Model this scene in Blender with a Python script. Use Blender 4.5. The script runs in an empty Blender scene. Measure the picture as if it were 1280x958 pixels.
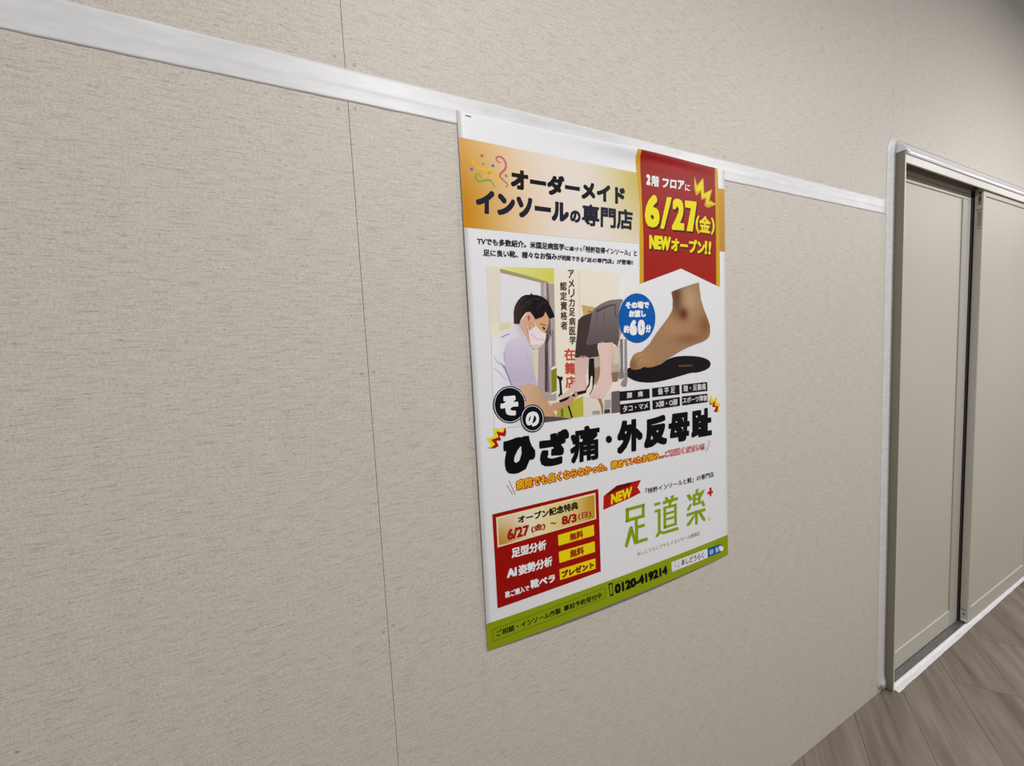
import bpy, bmesh, math, random
from mathutils import Vector, Matrix
from mathutils.geometry import tessellate_polygon

# ------------------------------------------------------------------ camera
scene = bpy.context.scene
COL = scene.collection
cam_d = bpy.data.cameras.new('camera')
cam_d.sensor_width = 36.0
cam_d.sensor_fit = 'HORIZONTAL'
cam_d.lens = 14.6663
cam_d.clip_start = 0.01
cam = bpy.data.objects.new('camera', cam_d)
right = Vector((0.8903, -0.4528, -0.0493)).normalized()
fwd = Vector((0.4485, 0.8904, -0.0777)).normalized()
up = right.cross(fwd).normalized()
right = fwd.cross(up).normalized()
m = Matrix((right, up, -fwd)).transposed().to_4x4()
m.translation = Vector((0.0, -0.7385, 1.3898))
cam.matrix_world = m
COL.objects.link(cam)
scene.camera = cam

# ------------------------------------------------------------------ world, lamps, exposure
scene.view_settings.view_transform = 'Standard'
scene.view_settings.look = 'None'
scene.view_settings.gamma = 1.0
scene.view_settings.use_curve_mapping = False
scene.view_settings.exposure = 0.08
world = bpy.data.worlds.new('hall_light')
scene.world = world
world.use_nodes = True
world.node_tree.nodes['Background'].inputs[0].default_value = (0.985, 0.985, 1.0, 1)
world.node_tree.nodes['Background'].inputs[1].default_value = 0.24
# ceiling downlights of the hall: one row parallel to the wall
for lx, ly, watt in ((-1.80, -1.45, 12.0), (0.50, -1.45, 35.0), (2.80, -1.45, 36.0), (5.10, -1.45, 36.0), (7.40, -1.45, 36.0)):
    ld = bpy.data.lights.new('downlight', 'AREA')
    ld.shape = 'DISK'
    ld.size = 0.17
    ld.energy = watt
    ld.color = (1.0, 0.99, 0.98)
    lo = bpy.data.objects.new('downlight', ld)
    lo.location = (lx, ly, 2.85)
    COL.objects.link(lo)

# ------------------------------------------------------------------ helpers
def lin(c):
    c = c / 255.0
    return c / 12.92 if c <= 0.04045 else ((c + 0.055) / 1.055) ** 2.4

def rgb(r, g, b):
    return (lin(r), lin(g), lin(b), 1.0)

def link(o, parent=None):
    COL.objects.link(o)
    if parent is not None:
        o.parent = parent
    return o

def empty(name, loc=(0, 0, 0)):
    o = bpy.data.objects.new(name, None)
    o.location = loc
    o.empty_display_size = 0.1
    return link(o)

def tag(o, label=None, cat=None, group=None, kind=None):
    if label: o['label'] = label
    if cat: o['category'] = cat
    if group: o['group'] = group
    if kind: o['kind'] = kind
    return o

def mesh_obj(name, bm, mat, parent=None, smooth=False):
    me = bpy.data.meshes.new(name)
    bm.normal_update()
    bm.to_mesh(me)
    bm.free()
    if smooth:
        for p in me.polygons: p.use_smooth = True
    me.materials.append(mat)
    return link(bpy.data.objects.new(name, me), parent)

def box(bm, x0, x1, y0, y1, z0, z1):
    v = [bm.verts.new((x, y, z)) for x in (x0, x1) for y in (y0, y1) for z in (z0, z1)]
    for f in ((0, 1, 3, 2), (4, 6, 7, 5), (0, 4, 5, 1), (2, 3, 7, 6), (0, 2, 6, 4), (1, 5, 7, 3)):
        bm.faces.new([v[i] for i in f])

def bevel(bm, w, seg=2):
    bmesh.ops.recalc_face_normals(bm, faces=bm.faces)
    bmesh.ops.bevel(bm, geom=list(bm.edges), offset=w, segments=seg, affect='EDGES', profile=0.5)

def box_obj(name, mat, parent, x0, x1, y0, y1, z0, z1, bev=0.0, seg=2):
    bm = bmesh.new()
    box(bm, x0, x1, y0, y1, z0, z1)
    if bev: bevel(bm, bev, seg)
    else: bmesh.ops.recalc_face_normals(bm, faces=bm.faces)
    return mesh_obj(name, bm, mat, parent)

def extrude_x(name, mat, parent, prof, x0, x1, n=1, jit=0.0, smooth=True, closed=False):
    """sweep a (y, z) profile along x; jit wrinkles it a little"""
    rnd = random.Random(hash_name(name) + len(prof))
    bm = bmesh.new()
    rows = []
    for i in range(n + 1):
        x = x0 + (x1 - x0) * i / n
        rows.append([bm.verts.new((x, y + rnd.uniform(-jit, jit), z + rnd.uniform(-jit, jit) * 0.6)) for y, z in prof])
    k = len(prof)
    for i in range(n):
        for j in range(k if closed else k - 1):
            bm.faces.new((rows[i][j], rows[i + 1][j], rows[i + 1][(j + 1) % k], rows[i][(j + 1) % k]))
    if closed:
        bm.faces.new(rows[0]); bm.faces.new(rows[-1])
    bmesh.ops.recalc_face_normals(bm, faces=bm.faces)
    return mesh_obj(name, bm, mat, parent, smooth)

def hash_name(s):
    h = 7
    for c in s: h = (h * 31 + ord(c)) % 100003
    return h

# ------------------------------------------------------------------ materials
def new_mat(name, base=(0.8, 0.8, 0.8, 1), rough=0.5, metal=0.0, coat=0.0):
    mt = bpy.data.materials.new(name)
    mt.use_nodes = True
    b = mt.node_tree.nodes['Principled BSDF']
    b.inputs['Base Color'].default_value = base
    b.inputs['Roughness'].default_value = rough
    b.inputs['Metallic'].default_value = metal
    b.inputs['Coat Weight'].default_value = coat
    b.inputs['Coat Roughness'].default_value = 0.15
    return mt

def N(mt, kind, **kw):
    n = mt.node_tree.nodes.new(kind)
    for k, v in kw.items(): setattr(n, k, v)
    return n

def L(mt, a, b):
    mt.node_tree.links.new(a, b)

def coords(mt, scale, rot=(0, 0, 0), out='Object'):
    tc = N(mt, 'ShaderNodeTexCoord')
    mp = N(mt, 'ShaderNodeMapping')
    mp.inputs['Scale'].default_value = scale
    mp.inputs['Rotation'].default_value = rot
    L(mt, tc.outputs[out], mp.inputs['Vector'])
    return mp.outputs['Vector']

def noise(mt, vec, scale, detail=3.0, rough=0.6):
    n = N(mt, 'ShaderNodeTexNoise')
    n.inputs['Scale'].default_value = scale
    n.inputs['Detail'].default_value = detail
    n.inputs['Roughness'].default_value = rough
    L(mt, vec, n.inputs['Vector'])
    return n.outputs['Fac']

def ramp(mt, fac, stops):
    r = N(mt, 'ShaderNodeValToRGB')
    e = r.color_ramp.elements
    while len(e) < len(stops): e.new(0.5)
    for el, (p, c) in zip(e, stops):
        el.position = p
        el.color = c
    L(mt, fac, r.inputs['Fac'])
    return r.outputs['Color']

def mix(mt, fac, a, b, mode='MIX'):
    n = N(mt, 'ShaderNodeMix', data_type='RGBA', blend_type=mode)
    if isinstance(fac, float): n.inputs['Factor'].default_value = fac
    else: L(mt, fac, n.inputs['Factor'])
    for s, i in ((a, 6), (b, 7)):
        if isinstance(s, tuple): n.inputs[i].default_value = s
        else: L(mt, s, n.inputs[i])
    return n.outputs[2]

def bump(mt, h, strength, dist=0.001):
    b = N(mt, 'ShaderNodeBump')
    b.inputs['Strength'].default_value = strength
    b.inputs['Distance'].default_value = dist
    L(mt, h, b.inputs['Height'])
    L(mt, b.outputs['Normal'], mt.node_tree.nodes['Principled BSDF'].inputs['Normal'])

def base_in(mt):
    return mt.node_tree.nodes['Principled BSDF'].inputs['Base Color']

# linen-look wall board: horizontal slubs, fine vertical threads
M_WALL = new_mat('linen_board', rough=0.55)
M_WALL.node_tree.nodes['Principled BSDF'].inputs['Specular IOR Level'].default_value = 0.35
n1 = noise(M_WALL, coords(M_WALL, (27, 27, 390)), 1.0, 3.0, 0.7)
n2 = noise(M_WALL, coords(M_WALL, (520, 520, 120)), 1.0, 2.0, 0.6)
n3 = noise(M_WALL, coords(M_WALL, (110, 110, 620)), 1.0, 2.0, 0.55)
n4 = noise(M_WALL, coords(M_WALL, (300, 300, 500)), 1.0, 2.0, 0.6)
c1 = ramp(M_WALL, n1, [(0.30, rgb(186, 177, 165)), (0.44, rgb(213, 205, 193)), (0.75, rgb(225, 218, 208))])
c2 = ramp(M_WALL, n2, [(0.32, (0.90, 0.895, 0.89, 1)), (0.6, (1, 1, 1, 1))])
c3 = ramp(M_WALL, n3, [(0.28, (0.58, 0.56, 0.54, 1)), (0.41, (1, 1, 1, 1))])
c4 = ramp(M_WALL, n4, [(0.30, (0.84, 0.835, 0.83, 1)), (0.55, (1, 1, 1, 1)), (0.8, (1.08, 1.08, 1.08, 1))])
cw = mix(M_WALL, 0.88, mix(M_WALL, 1.0, c1, c2, 'MULTIPLY'), c3, 'MULTIPLY')
L(M_WALL, mix(M_WALL, 1.0, cw, c4, 'MULTIPLY'), base_in(M_WALL))
bump(M_WALL, mix(M_WALL, 0.5, n1, n4), 0.4, 0.0008)

M_GTAPE = new_mat('glossy_white_tape', rgb(226, 222, 224), 0.2)
M_BACK = new_mat('wall_core', rgb(70, 64, 58), 0.9)
M_TAPE = new_mat('white_tape', rgb(226, 224, 226), 0.42)
tn = noise(M_TAPE, coords(M_TAPE, (12, 60, 60)), 1.0, 3.0)
L(M_TAPE, ramp(M_TAPE, tn, [(0.3, rgb(216, 214, 216)), (0.7, rgb(232, 230, 232))]), base_in(M_TAPE))
bump(M_TAPE, tn, 0.12, 0.001)
M_FRAME = new_mat('beige_steel', rgb(206, 200, 184), 0.38)
fn = noise(M_FRAME, coords(M_FRAME, (3, 3, 1.2)), 1.0, 2.0)
L(M_FRAME, ramp(M_FRAME, fn, [(0.3, rgb(198, 193, 182)), (0.7, rgb(205, 200, 190))]), base_in(M_FRAME))
M_LEAF = new_mat('beige_door_paint', rgb(212, 206, 190), 0.5)
M_LEAF.node_tree.nodes['Principled BSDF'].inputs['Specular IOR Level'].default_value = 0.3
gn = noise(M_LEAF, coords(M_LEAF, (2, 2, 1)), 1.0, 2.0)
L(M_LEAF, ramp(M_LEAF, gn, [(0.3, rgb(194, 188, 175)), (0.7, rgb(199, 193, 181))]), base_in(M_LEAF))
M_JAMB = new_mat('shaded_jamb', rgb(130, 123, 109), 0.45)  # darkened: shade on the jamb's side face put into the colour
M_STILE_SHADE = new_mat('shaded_stile', rgb(180, 175, 165), 0.45)  # leaf beige darkened, shading near the meeting edge put into the colour
M_METAL = new_mat('grey_track_metal', rgb(128, 126, 124), 0.35, 0.6)
sn = noise(M_METAL, coords(M_METAL, (40, 300, 300)), 1.0, 3.0)
L(M_METAL, ramp(M_METAL, sn, [(0.3, rgb(112, 110, 109)), (0.7, rgb(140, 138, 136))]), base_in(M_METAL))
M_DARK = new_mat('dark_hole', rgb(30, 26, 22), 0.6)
M_BRASS = new_mat('dull_brass', rgb(176, 156, 104), 0.35, 0.7)
M_WPLAST = new_mat('white_plastic', rgb(222, 218, 204), 0.4)
M_STICK = new_mat('grey_sticker', rgb(150, 142, 138), 0.5)
M_SCREW = new_mat('screw_metal', rgb(196, 188, 178), 0.5, 0.1)
M_STAPLE = new_mat('staple_wire', rgb(90, 88, 88), 0.3, 1.0)

M_WOOD = new_mat('grey_oak_vinyl', rough=0.5)
FA = math.radians(34.8)
oi = N(M_WOOD, 'ShaderNodeObjectInfo')
tcw = N(M_WOOD, 'ShaderNodeTexCoord')
addw = N(M_WOOD, 'ShaderNodeVectorMath', operation='ADD')
mulw = N(M_WOOD, 'ShaderNodeVectorMath', operation='SCALE')
cmb = N(M_WOOD, 'ShaderNodeCombineXYZ')
for i in range(3): L(M_WOOD, oi.outputs['Random'], cmb.inputs[i])
L(M_WOOD, cmb.outputs[0], mulw.inputs[0])
mulw.inputs['Scale'].default_value = 37.0
L(M_WOOD, tcw.outputs['Object'], addw.inputs[0])
L(M_WOOD, mulw.outputs[0], addw.inputs[1])
mpw = N(M_WOOD, 'ShaderNodeMapping')
mpw.inputs['Scale'].default_value = (2.2, 26, 1)
L(M_WOOD, addw.outputs[0], mpw.inputs['Vector'])
w1 = noise(M_WOOD, mpw.outputs['Vector'], 1.0, 4.0, 0.6)
mpw2 = N(M_WOOD, 'ShaderNodeMapping')
mpw2.inputs['Scale'].default_value = (9, 160, 1)
L(M_WOOD, addw.outputs[0], mpw2.inputs['Vector'])
w2 = noise(M_WOOD, mpw2.outputs['Vector'], 1.0, 2.0, 0.6)
wc = ramp(M_WOOD, w1, [(0.30, rgb(106, 95, 85)), (0.5, rgb(127, 116, 104)), (0.72, rgb(142, 131, 119))])
wc2 = ramp(M_WOOD, w2, [(0.3, (0.86, 0.85, 0.84, 1)), (0.65, (1, 1, 1, 1))])
wr = ramp(M_WOOD, oi.outputs['Random'], [(0.0, (0.90, 0.89, 0.88, 1)), (1.0, (1.03, 1.03, 1.03, 1))])
L(M_WOOD, mix(M_WOOD, 1.0, mix(M_WOOD, 1.0, wc, wc2, 'MULTIPLY'), wr, 'MULTIPLY'), base_in(M_WOOD))
M_GAP = new_mat('floor_gap', rgb(60, 52, 45), 0.8)

M_INK = new_mat('printed_paper', rough=0.42)
at = N(M_INK, 'ShaderNodeVertexColor', layer_name='Ink')
L(M_INK, at.outputs['Color'], base_in(M_INK))
M_INK.node_tree.nodes['Principled BSDF'].inputs['Specular IOR Level'].default_value = 0.12
M_PAPER = new_mat('poster_paper', (0.84, 0.835, 0.85, 1), 0.45)
pn = noise(M_PAPER, coords(M_PAPER, (4, 4, 4)), 1.0, 2.0)
bump(M_PAPER, pn, 0.15, 0.002)

# ------------------------------------------------------------------ floor
floor = box_obj('floor', M_GAP, None, -3.6, 7.4, -3.6, 0.062, -0.03, -0.0035)
tag(floor, 'grey-brown wood-look plank floor at the foot of the wall', 'floor', kind='structure')
ux, uy = Vector((math.cos(FA), math.sin(FA))), Vector((-math.sin(FA), math.cos(FA)))
PW, PL = 0.1855, 1.22

def clip(poly, axis, lim, keep_less):
    out = []
    for i, a in enumerate(poly):
        b = poly[(i + 1) % len(poly)]
        ia = (a[axis] <= lim) == keep_less
        ib = (b[axis] <= lim) == keep_less
        if ia: out.append(a)
        if ia != ib:
            t = (lim - a[axis]) / (b[axis] - a[axis])
            out.append((a[0] + (b[0] - a[0]) * t, a[1] + (b[1] - a[1]) * t))
    return out

rnd = random.Random(5)
for k in range(-30, 40):
    off = -0.977 - PW * k
    # one visible end joint sits at about (2.05, -0.20); the rows around it are staggered
    start = (2.10 * ux.x - 0.235 * ux.y) + (0.0 if k % 2 == 0 else 0.47) + 0.19 * ((k * 7) % 5) / 5.0
    for j in range(-8, 8):
        a0 = start + j * PL
        g = 0.0006
        cor = [(a0 + g, off - PW + g), (a0 + PL - g, off - PW + g), (a0 + PL - g, off - g), (a0 + g, off - g)]
        pl = [tuple(ux * u + uy * v) for u, v in cor]
        for ax, lim, kl in ((0, -3.6, False), (0, 7.4, True), (1, -3.6, False), (1, 0.06, True)):
            pl = clip(pl, ax, lim, kl) if len(pl) > 2 else []
        if len(pl) < 3: continue
        # local frame along the grain, origin at the plank's corner
        o2 = ux * a0 + uy * (off - PW)
        loc = [Vector(p) - o2 for p in pl]
        bm = bmesh.new()
        tv = [bm.verts.new((q.dot(ux), q.dot(uy), 0.0)) for q in loc]
        bv = [bm.verts.new((q.dot(ux), q.dot(uy), -0.0035)) for q in loc]
        bm.faces.new(tv)
        for i in range(len(tv)):
            bm.faces.new((tv[i], bv[i], bv[(i + 1) % len(tv)], tv[(i + 1) % len(tv)]))
        bmesh.ops.recalc_face_normals(bm, faces=bm.faces)
        o = mesh_obj('plank', bm, M_WOOD, floor)
        o.location = (o2.x, o2.y, 0.0)
        o.rotation_euler = (0, 0, FA)

# ------------------------------------------------------------------ wall with its boards
TOPZ = 4.0
OX0, OX1, OZ = 1.9385, 3.49, 2.034
bm = bmesh.new()
box(bm, -3.6, OX0, 0.0105, 0.06, 0, TOPZ)
box(bm, OX1, 7.4, 0.0105, 0.06, 0, TOPZ)
box(bm, OX0, OX1, 0.0105, 0.06, OZ, TOPZ)
bmesh.ops.recalc_face_normals(bm, faces=bm.faces)
wall = mesh_obj('wall_back', bm, M_BACK)
tag(wall, 'beige linen-textured board wall carrying the poster', 'wall', kind='structure')
G = 0.0004
seams = [-3.5383, -1.7183, 0.1017, 1.9110, 3.7317, 5.5517, 7.3717]
zs = [(0.0, 1.8268), (1.8268, TOPZ)]
def panel(x0, x1, z0, z1):
    bm = bmesh.new()
    box(bm, x0 + G, x1 - G, 0.0, 0.0105, z0 + (G if z0 > 0.1 else 0.001), z1 - G)
    bmesh.ops.recalc_face_normals(bm, faces=bm.faces)
    mesh_obj('wall_panel', bm, M_WALL, wall)
for i in range(3):
    for z0, z1 in zs: panel(seams[i], seams[i + 1], z0, z1)
panel(1.9110, OX0 + G, 0.0, OZ)
panel(1.9110, 3.7317, OZ, TOPZ)
panel(OX1, 3.7317, 0.0, OZ)
for z0, z1 in zs:
    panel(3.7317, 5.5517, z0, z1)
    panel(5.5517, 7.3717, z0, z1)
# countersunk screws along the studs
scr_me = None
for x, z in [(0.0867, 1.8679), (0.1161, 1.8620), (0.0860, 1.7886), (0.1122, 1.7928), (0.0912, 1.3638), (0.1107, 1.3652),
             (0.0938, 0.9051), (0.1117, 0.9121), (-0.3609, 0.9104), (1.0193, 1.8614), (1.0261, 1.7882), (1.0283, 0.9354),
             (1.4644, 2.3045), (1.9245, 2.4477), (1.4625, 1.8600), (0.0900, 0.4520), (0.1130, 0.4500), (-0.3600, 0.4550)]:
    if scr_me is None:
        bm = bmesh.new()
        rings = []
        for r, y in ((0.0027, -0.0001), (0.0024, -0.0004), (0.0012, -0.0002), (0.0, 0.0)):
            if r == 0:
                c = bm.verts.new((0, 0.0012, 0))
                for i in range(10): bm.faces.new((rings[-1][i], rings[-1][(i + 1) % 10], c))
            else:
                rings.append([bm.verts.new((r * math.cos(2 * math.pi * i / 10), y, r * math.sin(2 * math.pi * i / 10))) for i in range(10)])
                if len(rings) > 1:
                    for i in range(10): bm.faces.new((rings[-2][i], rings[-2][(i + 1) % 10], rings[-1][(i + 1) % 10], rings[-1][i]))
        bmesh.ops.recalc_face_normals(bm, faces=bm.faces)
        so = mesh_obj('screw', bm, M_SCREW, wall)
        so.data.materials.append(M_DARK)
        for p in so.data.polygons:
            if len(p.vertices) == 3 or p.center.length < 0.0010: p.material_index = 1
        scr_me = so.data
    else:
        so = link(bpy.data.objects.new('screw', scr_me), wall)
    so.location = (x, -0.0002, z)

# ------------------------------------------------------------------ sliding door
door = empty('door_1', (2.70, 0.0, 0.0))
tag(door, 'beige two-leaf sliding door in a shallow metal frame', 'door', kind='structure')
door_inv = Matrix.Translation((-2.70, 0, 0))
def dpart(name, mat, boxes, bev=0.0, parent=None, seg=2):
    bm = bmesh.new()
    for b in boxes:
        b2 = bmesh.new()
        box(b2, *b)
        if bev: bevel(b2, bev, seg)
        else: bmesh.ops.recalc_face_normals(b2, faces=b2.faces)
        me = bpy.data.meshes.new('tmp')
        b2.to_mesh(me); b2.free()
        bm.from_mesh(me)
        bpy.data.meshes.remove(me)
    bm.transform(door_inv)
    return mesh_obj(name, bm, mat, parent or door)
JX, JD = 1.9385, -0.0255
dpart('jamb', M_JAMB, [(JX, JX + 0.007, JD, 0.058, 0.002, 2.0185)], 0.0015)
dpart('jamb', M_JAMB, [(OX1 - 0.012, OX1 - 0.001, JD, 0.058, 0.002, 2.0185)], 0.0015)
dpart('jamb_lit_lip', M_FRAME, [(JX + 0.0005, JX + 0.0072, JD - 0.0012, JD + 0.0004, 0.004, 2.004)], 0.0004)  # jamb's lit front edge, painted in the lighter frame colour
dpart('head', M_FRAME, [(JX + 0.0075, OX1 - 0.0125, JD, -0.0195, 1.979, 2.030), (JX + 0.0075, OX1 - 0.0125, -0.0195, 0.058, 2.006, 2.030)], 0.0012)
dpart('head_track', M_JAMB, [(JX + 0.0075, OX1 - 0.0125, 0.0115, 0.0145, 1.985, 2.0055)])
dpart('sill_track', M_METAL, [(JX + 0.0075, OX1 - 0.0125, -0.013, 0.058, 0.0008, 0.005), (JX + 0.0075, OX1 - 0.0125, 0.0115, 0.0145, 0.005, 0.008)], 0.0006)
dpart('back_board', M_DARK, [(JX + 0.0075, OX1 - 0.0125, 0.052, 0.058, 0.0055, 2.0055)])
def leaf(x0, x1, y0, y1, z0, z1, low, high, stl, str_):
    """panel recessed between stiles and rails; bevelled rails catch the light"""
    pn_ = dpart('door_leaf', M_LEAF, [(x0 + 0.002, x1 - 0.002, y0 + 0.004, y1, z0, z1)])
    def sub(nm, *b):
        dpart(nm, M_LEAF, [b], 0.0028, pn_, 3)
    sub('rail', x0 + stl, x1 - str_, y0, y0 + 0.012, z0, low)
    sub('rail', x0 + stl, x1 - str_, y0, y0 + 0.012, high, z1)
    sub('stile', x0, x0 + stl, y0, y1, z0, z1)
    sub('stile', x1 - str_, x1, y0, y1, z0, z1)
    return pn_
leaf_l = leaf(1.947, 2.735, 0.0160, 0.0440, 0.0090, 2.004, 0.086, 1.945, 0.030, 0.060)
dpart('stile', M_STILE_SHADE, [(2.590, 2.672, 0.0150, 0.0200, 0.0095, 1.944)], 0.002, leaf_l)  # band carrying the shading near the meeting edge in its grey
dpart('dark_strip', M_DARK, [(2.6725, 2.733, 0.0125, 0.0158, 0.0095, 2.003)], 0.0, leaf_l)  # dark strip filling the gap between the two leaves
leaf_r = leaf(2.690, 3.476, -0.0180, 0.0100, 0.0090, 1.993, 0.080, 1.957, 0.030, 0.030)
# thin groove of the left leaf's top rail
dpart('groove', M_JAMB, [(1.978, 2.674, 0.0150, 0.0162, 1.966, 1.969)], 0.0, leaf_l)
# latch, sticker and roller on the free edge of the right leaf
ex = 2.690
dpart('latch_plate', M_BRASS, [(ex - 0.0012, ex + 0.001, -0.0125, -0.0015, 1.920, 1.962)], 0.0004, leaf_r)
dpart('latch_hole', M_DARK, [(ex - 0.0016, ex, -0.0100, -0.0040, 1.965, 1.974), (ex - 0.0016, ex, -0.0095, -0.0045, 1.936, 1.952), (ex - 0.0016, ex, -0.0090, -0.0050, 1.924, 1.930)], 0.0, leaf_r)
dpart('sticker', M_STICK, [(ex - 0.0008, ex + 0.001, -0.0130, -0.0010, 1.830, 1.895)], 0.0, leaf_r)
dpart('sticker_line', M_DARK, [(ex - 0.0011, ex, -0.0150, 0.0040, 1.9000, 1.9025), (ex - 0.0011, ex, -0.0110, -0.0020, 1.8200, 1.8225)], 0.0, leaf_r)
dpart('edge_screw', M_DARK, [(ex - 0.001, ex, 0.0025, 0.0060, 0.0690, 0.0730), (ex - 0.001, ex, -0.0035, 0.0000, 0.0680, 0.0720), (ex - 0.001, ex, -0.0095, -0.0060, 0.0670, 0.0710), (ex - 0.001, ex, -0.0065, -0.0010, 0.0450, 0.0520)], 0.0, leaf_r)
dpart('roller_guide', M_WPLAST, [(ex - 0.003, ex + 0.002, -0.0120, 0.0060, 0.0120, 0.0240)], 0.001, leaf_r)

# ------------------------------------------------------------------ white tape
def tape_sheet(name, x0, x1, z0, z1, nx, nz, edge=0.0006, ridge=None, seed=1, wav=0.00012):
    """thin adhesive strip on the wall with slight wrinkles, built with thickness"""
    r = random.Random(seed)
    ph = [(r.uniform(3, 40), r.uniform(0, 6.3), r.uniform(20, 160), r.uniform(0, 6.3)) for _ in range(5)]
    bm = bmesh.new()
    F, B = [], []
    for i in range(nx + 1):
        x = x0 + (x1 - x0) * i / nx
        fr, br = [], []
        for j in range(nz + 1):
            z = z0 + (z1 - z0) * j / nz
            if j in (0, nz): z += r.uniform(-edge, edge)
            y = -0.0004
            for a, b, c, d in ph: y -= wav * 0.4 * (1 + math.sin(a * x + b + c * z * 0.4) * math.cos(c * z + d))
            if ridge: y -= 0.0004 * math.exp(-((z - ridge) / 0.003) ** 2)
            fr.append(bm.verts.new((x, y, z)))
            br.append(bm.verts.new((x, -0.0001, z)))
        F.append(fr); B.append(br)
    for i in range(nx):
        for j in range(nz):
            bm.faces.new((F[i][j], F[i + 1][j], F[i + 1][j + 1], F[i][j + 1]))
            bm.faces.new((B[i][j], B[i][j + 1], B[i + 1][j + 1], B[i + 1][j]))
        bm.faces.new((F[i][0], B[i][0], B[i + 1][0], F[i + 1][0]))
        bm.faces.new((F[i][nz], F[i + 1][nz], B[i + 1][nz], B[i][nz]))
    for i in (0, nx):
        for j in range(nz):
            bm.faces.new((F[i][j], F[i][j + 1], B[i][j + 1], B[i][j]))
    bmesh.ops.recalc_face_normals(bm, faces=bm.faces)
    return mesh_obj(name, bm, M_TAPE, None, True)
t = tape_sheet('tape_strip', -2.6, 1.8755, 1.8018, 1.8518, 220, 14, 0.0005, 1.8268, 3)
tag(t, 'long horizontal white tape strip across the wall, passing behind the poster', 'tape')
t = tape_sheet('tape_strip', 1.8745, 1.9375, 0.012, 2.066, 8, 100, 0.0015, None, 8, 0.00012)
# the strip flares a little onto the floor corner and peaks at the top
for v in t.data.vertices:
    if v.co.z > 2.03: v.co.x = 1.9375 - (1.9375 - v.co.x) * max(0.3, 1 - (v.co.z - 2.03) * 10)
    if v.co.z < 0.06: v.co.x += 0.016 * (1 - v.co.z / 0.06) * (1.9375 - v.co.x) / 0.063
    if v.co.z < 0.06 and v.co.x > 1.91: v.co.y -= 0.010 * (1 - v.co.z / 0.06)
tag(t, 'vertical white tape strip sealing the left side of the door frame to the wall', 'tape')
prof = [(-0.0284, 2.0060), (-0.0298, 2.0095), (-0.0307, 2.0135), (-0.0311, 2.0175), (-0.0309, 2.0220), (-0.0300, 2.0265), (-0.0275, 2.0325), (-0.0210, 2.0410), (-0.0110, 2.0510), (-0.0030, 2.0600), (-0.0002, 2.0650), (-0.0002, 2.0570), (-0.0262, 2.0308), (-0.0281, 2.0250)]
prof = [(min(-0.0002, y + 0.0025), z) for y, z in prof]
t = extrude_x('tape_strip', M_GTAPE, None, prof, 1.9465, 3.52, 60, 0.00012, True, True)
# folded end over the top of the jamb
bm = bmesh.new()
bm.from_mesh(t.data)
pf = [(-0.0277, 2.0192)] + prof[4:11] + [(-0.0002, 2.0192)]
ea = [bm.verts.new((1.9372, y, z)) for y, z in pf]
eb = [bm.verts.new((1.9480, y, z)) for y, z in pf]
for i in range(len(pf)):
    bm.faces.new((ea[i], eb[i], eb[(i + 1) % len(pf)], ea[(i + 1) % len(pf)]))
bm.faces.new(ea); bm.faces.new(eb)
bmesh.ops.recalc_face_normals(bm, faces=bm.faces)
bm.to_mesh(t.data); bm.free()
tag(t, 'glossy white tape folded along the top edge of the door frame', 'tape')
# floor tape in front of the track
bm = bmesh.new()
rows = []
rnd = random.Random(2)
for i in range(41):
    f_ = i / 40
    x = 1.957 + (3.50 - 1.957) * f_
    w = 0.0375 - 0.012 * f_ + rnd.uniform(-0.0008, 0.0008)
    rows.append([bm.verts.new(c) for c in ((x, -w, 0.0004), (x, -w + 0.0012, 0.0012), (x, -0.0205, 0.0022), (x, -0.0142, 0.0058), (x, -0.0105, 0.0064), (x, -0.0105, 0.0054), (x, -0.0142, 0.0003))])
for i in range(40):
    for j in range(7):
        bm.faces.new((rows[i][j], rows[i + 1][j], rows[i + 1][(j + 1) % 7], rows[i][(j + 1) % 7]))
for rr in (rows[0], rows[-1]): bm.faces.new(rr)
bmesh.ops.recalc_face_normals(bm, faces=bm.faces)
t = mesh_obj('tape_strip', bm, M_TAPE, None, False)
tag(t, 'white tape strip on the floor along the door track', 'tape')

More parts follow.
